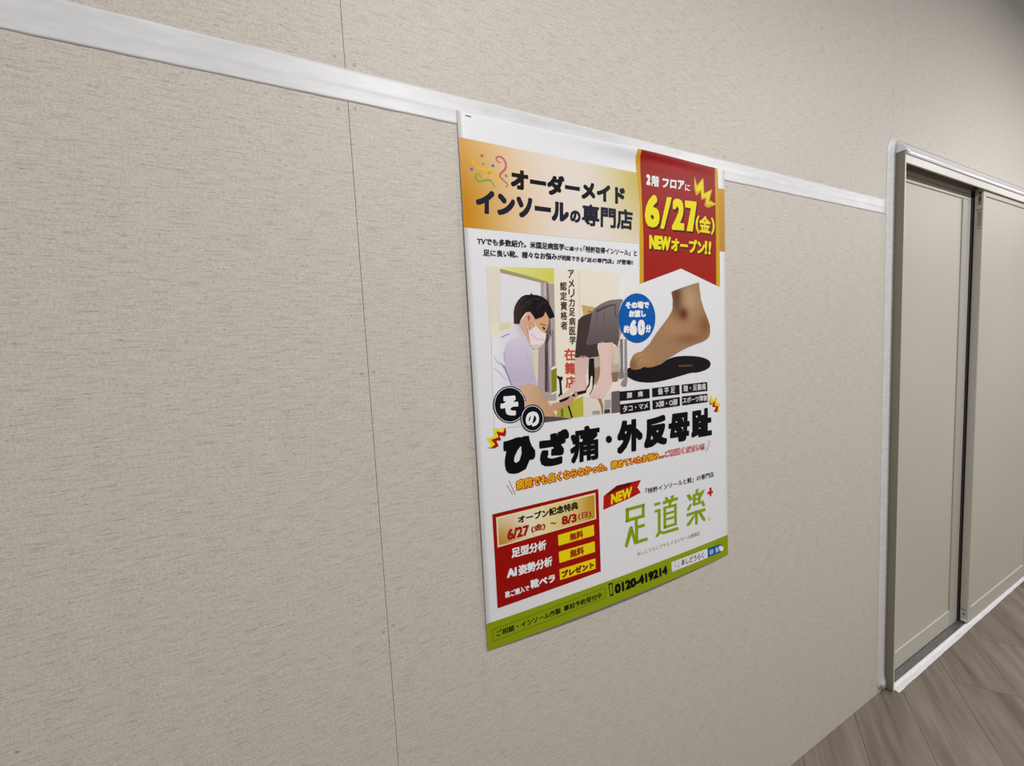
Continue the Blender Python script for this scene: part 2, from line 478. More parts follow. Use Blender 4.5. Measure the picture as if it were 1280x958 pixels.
PRINT = [
 ('P','header_band',1,'header',[(0.2,47.8),(126.5,48.7),(259.1,49.0),(423.5,49.2),(565.4,49.0),(727.8,47.9),(727.8,206.4),(560.9,207.5),(429.7,207.6),(191.0,208.1),(0.2,207.6)],0),
 ('T','header_band/lettering#1',3,(12,12,18),[(104.0,85.4),(390.1,85.7),(388.4,125.5),(101.4,127.1)],'オーダーメイド',2.3),
 ('T','header_band/lettering#2',3,(24,24,42),[(28.2,135.2),(236.1,137.2),(234.0,177.3),(25.3,179.3)],'インソール',2.6),
 ('T','header_band/lettering#2',3,(24,24,42),[(238.5,151.1),(264.9,151.2),(264.2,176.0),(237.2,176.7)],'の',1.6),
 ('T','header_band/lettering#2',3,(24,24,42),[(270.2,134.7),(411.4,133.6),(409.6,178.8),(266.9,179.9)],'専門店',1.7),
 ('P','header_band/confetti#0',2,(176,84,88),[(41.2,72.6),(46.8,70.6),(47.6,74.9),(42.2,76.8)],0),
 ('P','header_band/confetti#1',2,(206,180,110),[(58.0,77.4),(62.9,75.5),(63.6,79.4),(59.0,81.2)],0),
 ('P','header_band/confetti#2',2,(130,150,60),[(42.8,87.7),(48.0,85.9),(48.8,89.4),(43.8,91.2)],0),
 ('P','header_band/confetti#3',2,(60,110,180),[(62.3,87.5),(68.4,85.4),(69.2,89.7),(63.2,91.7)],0),
 ('P','header_band/confetti#4',2,(60,110,180),[(19.1,99.6),(24.1,97.8),(24.8,102.7),(19.9,104.5)],0),
 ('P','header_band/confetti#5',2,(205,140,110),[(17.5,113.6),(21.8,112.0),(22.6,115.4),(18.5,117.1)],0),
 ('P','header_band/confetti#6',2,(120,150,60),[(89.7,101.7),(95.2,99.8),(96.0,104.9),(90.7,106.8)],0),
 ('P','header_band/confetti#7',2,(180,150,20),[(54.0,101.2),(59.6,99.2),(60.4,103.5),(54.9,105.4)],0),
 ('P','header_band/confetti#8',2,(215,180,80),[(47.3,108.5),(50.9,106.9),(51.7,110.0),(48.4,111.6)],0),
 ('S','header_band/streamer#1',2,(186,96,106),[(82.6,80.1),(75.8,78.8),(73.6,73.6),(80.6,69.5),(88.5,71.8),(93.6,81.2),(91.5,90.8),(82.4,99.6),(79.4,106.5),(87.9,113.7),(94.5,118.8),(91.0,125.4)],4.2,1),
 ('S','header_band/streamer#2',2,(214,178,40),[(21.3,81.6),(27.6,90.5),(39.1,97.7),(55.4,98.0),(65.8,97.4),(71.1,104.9),(71.9,115.9),(77.2,122.2)],4.4,1),
 ('S','header_band/streamer#3',2,(120,156,50),[(39.6,114.8),(36.8,108.0),(30.3,109.8),(28.9,116.3),(35.5,121.7),(50.0,117.0),(58.3,116.3),(63.7,122.5),(68.4,127.8)],3.6,1),
 ('T','intro_lettering#1',2,(46,44,52),[(24.9,223.9),(220.4,221.7),(219.7,235.6),(24.0,237.1)],'TVでも多数紹介。米国足病医学',0.5),
 ('T','intro_lettering#1',2,(46,44,52),[(221.7,225.9),(266.3,226.1),(265.9,234.5),(220.9,234.9)],'に基づく',0.4),
 ('T','intro_lettering#1',2,(46,44,52),[(269.8,222.1),(420.9,222.6),(420.4,235.7),(268.4,236.0)],'「特許取得インソール」と',0.45),
 ('T','intro_lettering#2',2,(46,44,52),[(35.8,244.6),(200.7,242.2),(200.7,256.0),(35.0,257.5)],'足に良い靴、様々なお悩み',0.5),
 ('T','intro_lettering#2',2,(46,44,52),[(201.8,244.6),(269.3,245.2),(268.8,256.6),(200.8,255.6)],'が相談できる',0.4),
 ('T','intro_lettering#2',2,(46,44,52),[(272.1,246.5),(407.9,244.9),(407.5,256.2),(270.8,256.5)],'「足の専門店」が登場!!',0.45),
 ('P','ribbon_banner',2,'ribbon',[(434.7,0.2),(689.7,0.2),(691.0,27.1),(692.4,113.9),(692.7,196.6),(691.6,294.4),(563.3,256.8),(438.6,294.5),(441.5,193.5),(440.9,159.0),(439.1,80.8),(437.0,29.1),(433.9,12.3)],0),
 ('P','ribbon_banner/gold_border#1',2,(196,150,22),[(424.9,0.2),(436.8,0.2),(433.9,12.3),(437.0,29.1),(439.1,80.8),(440.9,159.0),(441.5,193.5),(438.6,294.5),(426.2,298.2),(428.6,234.0),(429.3,194.5),(433.5,120.5),(427.8,62.9),(424.5,30.9),(421.9,13.9)],0),
 ('P','ribbon_banner/gold_border#2',2,(196,150,22),[(689.7,0.2),(699.9,0.2),(704.3,47.0),(705.6,134.6),(706.6,218.0),(706.0,297.9),(691.6,294.4),(692.7,196.6),(692.4,113.9),(691.0,27.1)],0),
 ('T','ribbon_banner/lettering#1',4,(228,224,228),[(455.9,48.3),(468.7,47.9),(467.9,71.6),(454.2,72.0)],'2',1.7),
 ('T','ribbon_banner/lettering#1',4,(228,224,228),[(472.8,48.9),(495.7,47.7),(494.8,72.7),(471.4,73.1)],'階',0.7),
 ('T','ribbon_banner/lettering#1',4,(228,224,228),[(506.9,50.5),(579.7,46.7),(579.1,68.3),(505.0,71.8)],'フロア',1.1),
 ('T','ribbon_banner/lettering#1',4,(228,224,228),[(581.9,53.8),(599.4,53.2),(599.0,68.7),(581.5,69.6)],'に',0.5),
 ('T','ribbon_banner/lettering#2_shadow',3,(58,12,14),[(453.5,99.0),(500.59999999999997,94.9),(497.5,169.89999999999998),(451.3,171.89999999999998)],'6',4.8),
 ('T','ribbon_banner/lettering#2',4,(226,208,12),[(449.3,94.8),(496.4,90.7),(493.3,165.7),(447.1,167.7)],'6',4.2),
 ('P','ribbon_banner/lettering#2_shadow',3,(58,12,14),[(524.3000000000001,95.9),(540.0,95.60000000000001),(511.8,171.29999999999998),(499.8,170.89999999999998)],0),
 ('P','ribbon_banner/lettering#2',4,(226,208,12),[(520.1,91.7),(535.8,91.4),(507.6,167.1),(495.6,166.7)],0),
 ('T','ribbon_banner/lettering#2_shadow',3,(58,12,14),[(543.2,96.3),(584.2,95.2),(580.1,169.39999999999998),(538.0,170.7)],'2',4.8),
 ('T','ribbon_banner/lettering#2',4,(226,208,12),[(539.0,92.1),(580.0,91.0),(575.9,165.2),(533.8,166.5)],'2',4.2),
 ('P','ribbon_banner/lettering#2_shadow',3,(58,12,14),[(585.1,97.0),(625.4000000000001,95.5),(625.2,104.0),(610.1,169.2),(588.4000000000001,169.39999999999998),(605.3000000000001,113.60000000000001),(584.6,113.10000000000001)],0),
 ('P','ribbon_banner/lettering#2',4,(226,208,12),[(580.9,92.8),(621.2,91.3),(621.0,99.8),(605.9,165.0),(584.2,165.2),(601.1,109.4),(580.4,108.9)],0),
 ('T','ribbon_banner/lettering#2_shadow',3,(58,12,14),[(619.8,127.8),(633.8,126.4),(632.8,170.9),(618.8,168.8)],'(',1.7999999999999998),
 ('T','ribbon_banner/lettering#2',4,(226,208,12),[(617.3,125.3),(631.3,123.9),(630.3,168.4),(616.3,166.3)],'(',1.2),
 ('T','ribbon_banner/lettering#2_shadow',3,(58,12,14),[(633.8,125.7),(675.4,125.3),(673.9,167.1),(632.2,166.6)],'金',2.1),
 ('T','ribbon_banner/lettering#2',4,(226,208,12),[(631.3,123.2),(672.9,122.8),(671.4,164.6),(629.7,164.1)],'金',1.5),
 ('T','ribbon_banner/lettering#2_shadow',3,(58,12,14),[(676.7,126.5),(690.4,125.6),(689.6,169.0),(675.9,169.2)],')',1.7999999999999998),
 ('T','ribbon_banner/lettering#2',4,(226,208,12),[(674.2,124.0),(687.9,123.1),(687.1,166.5),(673.4,166.7)],')',1.2),
 ('T','ribbon_banner/lettering#3_shadow',3,(58,12,14),[(462.6,187.6),(533.0,187.1),(530.0,219.9),(461.5,219.2)],'NEW',2.8000000000000003),
 ('T','ribbon_banner/lettering#3',4,(226,208,12),[(459.6,184.6),(530.0,184.1),(527.0,216.9),(458.5,216.2)],'NEW',2.2),
 ('T','ribbon_banner/lettering#3_shadow',3,(58,12,14),[(533.9,188.1),(652.3,186.8),(651.6,220.8),(532.9,219.5)],'オープン',2.2),
 ('T','ribbon_banner/lettering#3',4,(226,208,12),[(530.9,185.1),(649.3,183.8),(648.6,217.8),(529.9,216.5)],'オープン',1.6),
 ('T','ribbon_banner/lettering#3_shadow',3,(58,12,14),[(652.3,186.8),(678.1,187.1),(673.4,220.8),(651.6,220.4)],'!!',2.2),
 ('T','ribbon_banner/lettering#3',4,(226,208,12),[(649.3,183.8),(675.1,184.1),(670.4,217.8),(648.6,217.4)],'!!',1.6),
 ('P','ribbon_banner/burst_mark',3,(196,160,14),[(615.1,30.1),(624.4,50.8),(647.8,29.8),(650.5,66.6),(680.2,53.3),(670.4,81.4),(696.2,89.4),(663.5,101.7),(649.9,97.7),(655.7,79.9),(638.6,84.5),(637.7,65.0),(620.6,77.0),(613.9,58.5)],0),
 ('P','ribbon_banner/burst_mark',4,(226,204,16),[(615.1,30.1),(622.7,57.3),(645.3,33.3),(647.2,71.3),(675.8,57.1),(664.4,86.4),(696.2,89.4),(658.7,93.5),(657.4,76.5),(641.9,79.4),(640.1,58.3),(621.8,68.0)],0),
 ('P','photograph',1,'photo_bg',[(40.8,275.1),(187.6,273.4),(367.4,272.0),(423.3,272.6),(417.1,307.3),(398.3,416.8),(384.4,522.9),(382.9,589.7),(275.4,588.1),(151.8,588.3),(93.7,588.4),(39.2,585.6),(40.5,477.0),(42.2,419.1),(39.7,370.1)],0),
 ('P','photograph',2,(216,208,192),[(41.2,275.5),(69.0,276.6),(62.9,381.8),(41.3,382.9)],0),
 ('P','photograph',2,(216,213,215),[(68.0,286.6),(157.7,302.4),(158.1,334.7),(119.2,370.7),(93.1,383.7),(62.4,381.5)],0),
 ('P','photograph',2,'lime',[(73.1,275.5),(192.6,273.2),(191.0,304.0),(157.8,301.1),(74.4,281.1)],0),
 ('P','photograph',2,(206,208,160),[(62.3,383.2),(86.5,383.6),(86.0,392.3),(61.4,399.1)],0),
 ('P','photograph',3,(160,144,100),[(68.9,279.5),(74.4,280.2),(123.6,289.5),(176.6,301.1),(176.4,304.4),(155.9,302.6),(69.2,286.6)],0),
 ('P','photograph',3,(166,150,150),[(158.6,303.1),(190.8,304.6),(189.0,378.1),(186.4,472.2),(184.5,545.8),(138.0,542.8),(146.0,437.3),(162.9,377.8),(157.8,329.5)],0),
 ('P','photograph',4,(206,202,172),[(129.6,436.6),(146.5,435.7),(140.6,511.9),(134.2,490.2)],0),
 ('P','photograph',4,(110,94,96),[(172.8,303.5),(176.4,303.8),(177.4,355.8),(178.2,410.7),(169.3,423.8),(167.7,525.8),(162.2,525.4),(163.9,423.6),(170.2,371.0)],0),
 ('P','photograph',4,(70,58,64),[(164.7,400.7),(171.4,400.8),(168.5,439.2),(162.2,525.4),(157.1,524.9),(161.6,438.9)],0),
 ('P','photograph',4,(188,174,172),[(165.7,302.9),(170.2,303.1),(170.5,331.5),(165.1,330.1)],0),
 ('P','photograph',4,(190,178,178),[(175.0,400.9),(178.7,401.0),(175.1,470.5),(171.3,473.4)],0),
 ('P','photograph',4,(126,112,112),[(180.7,398.0),(184.3,398.0),(182.4,472.5),(177.7,473.8)],0),
 ('P','photograph',2,(196,188,160),[(254.0,273.3),(255.6,273.2),(253.3,371.6),(252.1,371.6)],0),
 ('P','photograph',2,(222,216,212),[(362.0,295.5),(378.2,276.6),(389.5,272.0),(402.5,284.1),(422.5,300.5),(405.5,324.7),(385.0,328.4),(360.4,333.8)],1),
 ('P','photograph',3,(236,230,228),[(363.8,305.4),(375.8,280.0),(380.7,296.6),(378.4,325.2),(365.0,330.4)],0),
 ('P','photograph',3,(192,158,98),[(259.0,346.9),(295.0,352.4),(287.3,363.7),(262.8,370.1)],0),
 ('P','photograph',4,(150,116,66),[(275.4,358.9),(288.5,361.3),(286.3,364.5),(273.2,362.9)],0),
 ('P','photograph',2,(178,164,144),[(287.0,460.7),(360.7,435.6),(357.4,513.9),(335.3,517.4),(284.3,521.7)],0),
 ('P','photograph',3,(200,188,170),[(340.7,441.6),(359.4,440.7),(356.7,478.0),(339.1,480.3)],0),
 ('P','photograph',3,(150,124,96),[(286.0,483.7),(302.7,481.5),(301.7,504.7),(284.3,521.7)],0),
 ('P','photograph',3,(128,104,84),[(334.0,496.9),(357.0,496.8),(350.6,518.5),(333.1,518.9)],0),
 ('P','photograph',3,(226,214,206),[(332.9,522.3),(357.2,520.8),(381.4,531.4),(378.7,541.6),(325.7,538.6)],0),
 ('P','photograph',3,(120,114,116),[(361.2,423.8),(370.5,422.4),(368.5,488.9),(371.0,509.8),(363.0,514.3),(355.3,512.1),(361.0,481.6)],0),
 ('P','photograph',3,(140,134,136),[(374.9,423.9),(382.4,422.7),(380.8,489.7),(380.9,517.4),(375.7,532.6),(365.6,532.6),(358.0,526.0),(371.0,509.8)],0),
 ('P','photograph',2,(150,134,126),[(349.5,362.2),(369.9,370.7),(372.3,394.4),(361.2,422.1),(354.1,435.4),(341.2,429.8)],0),
 ('P','photograph',3,(204,178,166),[(348.2,378.1),(358.9,370.6),(364.2,375.7),(351.8,385.7)],0),
 ('P','photograph',3,'lime2',[(216.1,553.5),(252.8,541.8),(252.2,586.4),(224.2,586.8),(183.0,579.4),(185.9,564.6)],0),
 ('P','photograph',2,(214,202,190),[(253.9,542.8),(292.1,551.9),(330.4,540.5),(330.3,588.8),(252.2,587.3)],0),
 ('P','photograph',3,(150,112,72),[(292.1,551.9),(302.5,553.9),(307.2,570.3),(305.7,587.4),(302.2,587.5),(300.6,569.6)],0),
 ('P','photograph',3,(98,90,90),[(331.9,540.6),(356.1,539.9),(356.4,589.3),(329.8,589.2)],0),
 ('P','photograph',3,(66,58,62),[(309.2,578.4),(326.4,578.3),(326.0,587.8),(308.8,587.4)],0),
 ('P','photograph',3,(160,150,146),[(311.1,557.5),(329.7,557.5),(328.9,576.3),(310.2,578.1)],0),
 ('P','photograph',3,(142,154,130),[(275.9,578.4),(296.7,578.5),(297.0,587.0),(276.7,585.9)],0),
 ('P','photograph',4,(122,128,16),[(175.3,481.8),(188.3,477.1),(185.8,524.9),(173.7,528.6)],0),
 ('P','photograph',4,(222,216,212),[(173.9,477.0),(187.5,472.3),(187.9,476.7),(174.0,481.7)],0),
 ('P','photograph',4,(222,216,212),[(172.0,529.0),(185.8,525.5),(186.0,529.0),(172.2,532.5)],0),
 ('P','photograph',4,(26,22,24),[(187.5,492.4),(195.6,496.8),(202.3,496.4),(202.0,503.4),(198.4,504.4),(199.6,530.6),(201.6,536.1),(187.2,538.3),(193.9,530.1),(193.1,504.0),(188.9,498.0)],0),
 ('P','photograph',5,(30,26,26),[(211.5,560.2),(215.8,558.9),(224.2,585.9),(219.9,586.3)],0),
 ('P','photograph',5,(96,96,60),[(195.1,563.8),(200.2,564.3),(199.3,581.7),(194.3,581.1)],0),
 ('V','photograph/lettering#1',3,(70,58,52),[(226.7,273.5),(242.1,272.9),(239.7,431.4),(223.2,430.8)],'アメリカ足病医学',0.5),
 ('V','photograph/lettering#2',3,(70,58,52),[(205.5,298.7),(222.4,298.5),(219.3,400.2),(202.7,399.9)],'認定資格者',0.5),
 ('V','photograph/lettering#3',3,(190,70,56),[(208.6,435.9),(236.1,437.0),(237.1,525.9),(208.7,523.4)],'在籍店',0.9),
 ('P','photograph',5,(64,52,50),[(247.6,379.5),(258.8,370.8),(285.3,363.7),(290.0,395.4),(297.7,431.6),(300.0,458.9),(270.7,461.2),(235.0,458.4),(243.2,410.4)],0),
 ('P','photograph',6,'trouser',[(275.3,404.0),(285.2,365.3),(300.3,349.9),(330.1,337.8),(353.9,334.5),(373.6,335.3),(365.3,348.8),(360.1,369.0),(356.3,434.1),(339.0,430.1),(317.7,429.8),(298.8,430.3),(267.0,431.5)],1),
 ('P','photograph',7,(78,68,68),[(293.7,358.9),(321.2,349.0),(349.1,343.9),(351.2,346.4),(320.9,354.0),(299.6,363.8)],0),
 ('P','photograph',7,(82,72,72),[(349.1,345.6),(352.3,345.5),(350.5,362.2),(354.5,372.3),(348.0,370.6)],0),
 ('P','photograph',5,'skinback',[(236.9,460.5),(272.2,461.4),(262.5,501.7),(264.0,527.3),(247.7,531.3),(225.8,531.2),(216.9,537.5),(203.9,540.7),(194.4,541.1),(191.0,537.7),(208.7,529.6),(226.6,515.1),(233.6,504.9)],1),
 ('P','photograph',6,'skin',[(298.7,430.8),(340.1,430.1),(338.2,460.0),(333.1,493.5),(334.5,510.5),(334.1,522.0),(315.8,546.7),(306.1,552.4),(296.7,552.8),(287.6,549.6),(280.7,549.3),(272.8,547.3),(273.1,541.8),(283.8,530.8),(296.4,509.7),(301.4,491.5),(301.9,463.9)],1),
 ('P','photograph',7,(190,150,142),[(282.9,540.9),(283.8,541.0),(282.1,549.5),(281.2,549.4)],0),
 ('P','photograph',7,(190,150,142),[(290.3,541.6),(291.2,541.6),(289.4,550.2),(288.5,550.1)],0),
 ('P','photograph',7,(190,150,142),[(297.2,542.2),(298.1,542.3),(296.4,550.9),(295.4,550.8)],0),
 ('P','photograph',6,(30,26,28),[(190.6,545.6),(216.8,539.3),(236.7,532.1),(263.9,530.0),(261.3,536.2),(242.9,539.0),(216.6,544.3),(201.3,550.6),(191.8,550.3)],0),
 ('P','photograph',5,(30,25,28),[(272.2,462.3),(286.5,462.2),(286.3,503.4),(281.6,528.8),(271.4,542.2),(269.7,540.6),(278.9,528.5),(280.6,501.1),(276.1,500.8),(271.8,520.6),(262.3,529.9),(259.0,528.7),(269.7,516.8),(269.7,493.1)],0),
 ('P','photograph',7,(190,142,116),[(230.2,531.5),(236.3,531.7),(238.4,541.3),(229.4,547.7),(213.7,558.6),(200.8,560.8),(188.0,564.8),(177.5,565.4),(169.9,554.1),(184.6,548.9),(192.9,550.5),(212.2,546.3),(219.0,537.7),(224.4,538.2),(226.3,544.7),(231.8,542.5)],1),
 ('P','photograph',6,(84,74,76),[(146.3,574.4),(189.0,580.8),(223.4,587.7),(186.5,588.0),(145.6,587.6)],0),
 ('P','photograph',7,'armskin',[(94.7,510.7),(108.9,505.4),(137.3,509.0),(156.7,536.9),(182.6,578.6),(152.6,575.8),(137.1,551.2),(110.4,552.0),(108.6,530.5)],0),
 ('P','photograph',5,(216,192,172),[(158.8,545.3),(179.7,549.8),(191.6,552.3),(182.0,568.9),(172.4,564.1)],0),
 ('P','photograph',5,'shirt',[(89.4,389.4),(82.5,395.9),(59.2,403.3),(42.7,413.7),(41.1,462.5),(39.9,514.4),(39.9,577.1),(40.2,586.6),(94.3,588.9),(109.9,560.8),(94.6,507.6),(82.9,506.6),(130.5,449.7),(123.0,426.7),(110.8,399.5),(98.0,385.6)],0),
 ('P','photograph',6,'sleeve',[(86.4,414.3),(106.7,412.0),(119.8,422.1),(126.9,434.4),(130.5,449.7),(131.8,474.0),(137.5,509.9),(118.7,505.3),(94.5,509.1),(82.1,505.1),(74.1,485.2),(68.1,461.2),(67.1,440.7),(74.3,423.4)],1),
 ('P','photograph',7,(150,138,160),[(57.4,457.7),(68.6,466.4),(75.7,485.3),(82.6,505.4),(79.6,505.2),(71.0,482.0),(66.7,471.4)],0),
 ('P','photograph',7,(146,138,158),[(61.3,409.9),(81.2,402.9),(81.6,404.6),(65.3,410.7)],0),
 ('P','photograph',7,(178,170,188),[(82.8,493.2),(105.4,496.4),(133.4,493.2),(133.7,494.8),(105.3,498.2),(83.5,495.5)],0),
 ('P','photograph',7,(176,166,186),[(66.6,437.7),(68.9,437.8),(69.9,458.4),(67.7,458.2)],0),
 ('P','photograph',7,(200,194,210),[(95.5,385.6),(101.4,385.2),(118.6,413.1),(126.3,429.1),(122.9,429.0),(110.1,412.1)],0),
 ('P','photograph',6,'neck',[(103.0,386.0),(119.3,369.2),(133.0,370.8),(127.6,405.1),(128.4,429.2),(125.5,429.1),(116.9,411.5),(106.0,393.4)],0),
 ('P','photograph',6,'face',[(119.3,367.7),(136.9,361.8),(167.2,358.8),(172.9,371.0),(174.4,377.2),(172.7,386.3),(168.9,395.4),(163.1,404.2),(145.4,401.0),(124.0,408.0),(118.4,385.5)],0),
 ('P','photograph',8,(224,210,210),[(125.3,400.5),(133.4,395.2),(142.8,389.6),(152.6,398.9),(163.0,405.2),(166.7,403.0),(163.8,417.5),(159.3,425.0),(150.8,433.1),(138.2,436.4),(131.3,434.6),(127.3,426.9)],0),
 ('P','photograph',9,(206,190,190),[(129.2,402.9),(144.6,415.4),(160.6,417.4),(159.6,419.2),(143.6,418.1),(128.9,407.4)],0),
 ('P','photograph',9,(204,190,190),[(127.9,426.9),(147.5,427.6),(158.5,423.4),(150.8,433.1),(138.2,436.4),(131.3,434.6)],0),
 ('P','photograph',9,(226,214,212),[(122.5,388.6),(124.4,388.6),(127.4,409.6),(125.3,409.6)],0),
 ('P','photograph',9,(222,208,204),[(138.0,380.5),(139.8,380.6),(143.8,391.2),(141.7,391.6)],0),
 ('P','photograph',7,(208,162,138),[(118.9,369.2),(128.3,361.8),(135.4,364.0),(135.3,376.8),(127.0,385.6),(122.9,397.5),(119.2,385.5)],1),
 ('P','photograph',8,(160,100,84),[(123.5,370.7),(128.8,367.7),(130.1,375.2),(125.5,381.1)],0),
 ('P','photograph',8,'hair',[(93.1,384.4),(93.4,363.2),(97.0,350.0),(103.9,339.8),(111.9,332.3),(121.5,328.1),(131.8,327.9),(136.0,324.3),(138.8,327.8),(149.3,328.1),(161.5,331.6),(168.4,336.1),(174.5,340.6),(181.9,355.8),(188.6,369.6),(186.6,372.7),(178.2,375.2),(173.4,373.3),(166.8,361.1),(160.9,371.0),(154.0,373.2),(142.2,377.1),(136.6,367.8),(130.0,361.5),(123.1,361.8),(117.7,365.5),(109.6,375.0),(104.8,385.3)],0),
 ('P','photograph',8,(70,42,30),[(157.5,391.0),(165.1,393.8),(163.7,398.4),(159.0,396.5)],0),
 ('P','photograph',8,(120,80,52),[(153.4,384.5),(167.5,388.5),(167.4,390.1),(153.2,386.8)],0),
 ('S','photograph',9,(72,56,52),[(97.7,361.7),(107.0,344.1),(121.2,333.7)],1.0,1),
 ('S','photograph',9,(72,56,52),[(105.6,370.6),(116.9,349.9),(134.8,336.5)],1.0,1),
 ('S','photograph',9,(72,56,52),[(127.2,349.9),(138.3,336.4),(155.9,336.2)],1.0,1),
 ('S','photograph',9,(72,56,52),[(147.8,355.8),(159.1,343.7),(169.8,343.6)],1.0,1),
 ('S','photograph',9,(72,56,52),[(98.5,376.4),(102.7,361.7),(110.1,350.0)],1.0,1),
 ('S','photograph',8,(190,182,200),[(69.8,445.2),(75.0,439.6),(85.1,437.1)],1.2,1),
 ('S','photograph',8,(190,182,200),[(82.7,479.8),(99.5,479.5),(116.9,474.6)],1.2,1),
 ('S','photograph',8,(190,182,200),[(115.4,439.9),(121.5,455.2),(123.9,473.5)],1.2,1),
 ('S','photograph',8,(190,182,200),[(45.6,445.4),(52.9,457.4),(63.8,463.9)],1.2,1),
 ('S','photograph',8,(190,182,200),[(45.8,468.6),(56.5,478.0),(68.7,493.6)],1.2,1),
 ('S','photograph',8,(88,76,76),[(321.2,349.0),(318.1,372.0),(319.0,398.4)],1.2,1),
 ('S','photograph',8,(88,76,76),[(300.0,355.6),(297.1,375.1),(289.6,404.4)],1.2,1),
 ('P','time_badge',6,(6,84,160),[(472.6,376.9),(471.6,386.0),(469.1,394.9),(465.2,403.3),(460.1,410.9),(453.8,417.7),(446.6,423.4),(438.6,427.9),(430.1,431.1),(421.2,432.9),(412.3,433.3),(403.4,432.3),(395.0,429.9),(387.0,426.3),(379.8,421.4),(373.5,415.5),(368.2,408.7),(364.1,401.2),(361.2,393.1),(359.6,384.6),(359.3,375.9),(360.3,367.3),(362.6,358.9),(366.1,350.9),(370.9,343.4),(376.7,336.8),(383.4,331.0),(391.0,326.4),(399.1,322.9),(407.7,320.7),(416.5,319.9),(425.4,320.4),(434.0,322.3),(442.3,325.6),(449.9,330.2),(456.6,336.0),(462.4,342.8),(467.0,350.5),(470.3,358.9),(472.2,367.8)],0),
 ('T','time_badge/lettering#1',7,(228,224,228),[(380.6,339.0),(453.4,337.5),(452.8,354.6),(380.0,355.5)],'その場で',1.2),
 ('T','time_badge/lettering#2',7,(228,224,228),[(390.3,358.1),(442.4,357.5),(441.8,374.2),(389.7,374.6)],'お渡し',1.2),
 ('T','time_badge/lettering#3',7,(228,224,228),[(373.3,392.6),(390.3,391.9),(389.6,409.9),(372.6,410.1)],'約',1.0),
 ('T','time_badge/lettering#3',7,(228,224,228),[(391.6,380.6),(414.3,380.4),(412.9,415.9),(390.7,415.7)],'6',3.0),
 ('T','time_badge/lettering#3',7,(228,224,228),[(416.4,380.4),(438.8,380.3),(437.5,416.2),(415.1,416.0)],'0',3.0),
 ('T','time_badge/lettering#3',7,(228,224,228),[(440.3,392.7),(457.9,392.2),(457.3,410.1),(439.7,410.5)],'分',1.0),
 ('P','insole_picture',3,(24,18,20),[(374.3,500.4),(378.5,494.6),(388.0,489.2),(420.4,488.1),(459.6,487.4),(488.5,483.8),(518.4,474.8),(548.9,471.2),(592.8,472.7),(628.4,477.2),(654.9,485.4),(665.6,495.1),(661.3,505.1),(644.2,512.0),(617.6,515.9),(591.6,515.7),(559.9,519.6),(522.8,524.6),(487.0,528.3),(458.1,529.2),(427.3,526.3),(402.8,520.7),(384.4,512.2),(376.2,506.6)],1),
 ('P','insole_picture/mark',4,(84,64,46),[(546.7,493.0),(593.8,494.5),(601.8,496.5),(592.1,497.5),(601.7,499.9),(548.1,497.9)],0),
 ('P','foot_picture',5,'foot',[(528.2,313.9),(551.8,307.0),(589.1,296.9),(625.9,288.5),(628.7,308.6),(633.1,332.7),(642.4,354.8),(655.3,377.1),(664.9,397.5),(665.6,415.6),(661.0,426.7),(650.7,433.2),(637.3,438.4),(604.5,445.0),(578.8,451.7),(553.6,459.3),(528.9,469.0),(513.7,474.6),(512.4,474.5),(488.4,487.0),(459.4,492.6),(442.5,492.6),(431.4,490.2),(420.2,494.3),(403.8,495.9),(391.9,492.4),(388.2,485.1),(389.9,475.1),(399.8,461.5),(410.8,455.9),(427.2,453.6),(431.3,450.4),(451.3,437.2),(471.9,415.0),(489.7,398.7),(516.9,373.9),(530.8,357.0),(532.4,331.7)],0),
 ('S','foot_picture/crease',6,(112,74,44),[(410.9,489.0),(406.6,480.1),(412.8,473.3),(423.9,468.8),(443.5,463.6)],1.0,1),
 ('S','foot_picture/crease',6,(112,74,44),[(424.5,489.8),(423.3,485.2),(429.0,480.4)],1.0,1),
 ('S','foot_picture/crease',6,(104,68,40),[(439.7,490.7),(437.6,487.1),(442.8,483.3)],1.0,1),
 ('P','symptom_tag#0',7,(20,18,20),[(355.6,542.1),(447.6,543.4),(447.7,565.7),(354.7,563.6)],0),
 ('T','symptom_tag#0/lettering',8,(205,200,205),[(376.4,546.2),(426.5,546.6),(426.0,559.9),(375.9,559.6)],'腰\u3000痛',0.35),
 ('P','symptom_tag#1',7,(20,18,20),[(456.2,542.7),(548.3,542.4),(549.2,566.0),(456.2,564.2)],0),
 ('T','symptom_tag#1/lettering',8,(205,200,205),[(474.2,544.2),(533.2,544.3),(532.6,561.2),(473.7,560.5)],'偏 平 足',0.35),
 ('P','symptom_tag#2',7,(20,18,20),[(557.0,542.5),(651.3,543.3),(651.5,566.3),(557.0,564.5)],0),
 ('T','symptom_tag#2/lettering',8,(205,200,205),[(562.3,545.1),(645.2,545.8),(645.8,562.8),(562.4,560.8)],'踵・足裏痛',0.35),
 ('P','symptom_tag#3',7,(20,18,20),[(355.7,571.3),(448.0,572.4),(448.0,594.6),(355.5,594.1)],0),
 ('T','symptom_tag#3/lettering',8,(205,200,205),[(363.3,575.2),(440.8,576.3),(441.1,589.6),(363.2,590.4)],'タコ・マメ',0.35),
 ('P','symptom_tag#4',7,(20,18,20),[(456.0,572.2),(549.0,572.6),(549.2,594.7),(456.3,594.0)],0),
 ('T','symptom_tag#4/lettering',8,(205,200,205),[(466.2,575.3),(539.6,575.9),(539.7,592.1),(466.2,590.8)],'X脚・O脚',0.35),
 ('P','symptom_tag#5',7,(20,18,20),[(556.8,572.2),(651.3,573.6),(651.8,595.5),(556.7,594.8)],0),
 ('T','symptom_tag#5/lettering',8,(205,200,205),[(558.9,575.1),(649.5,576.9),(649.9,592.1),(559.0,590.6)],'スポーツ障害',0.35),
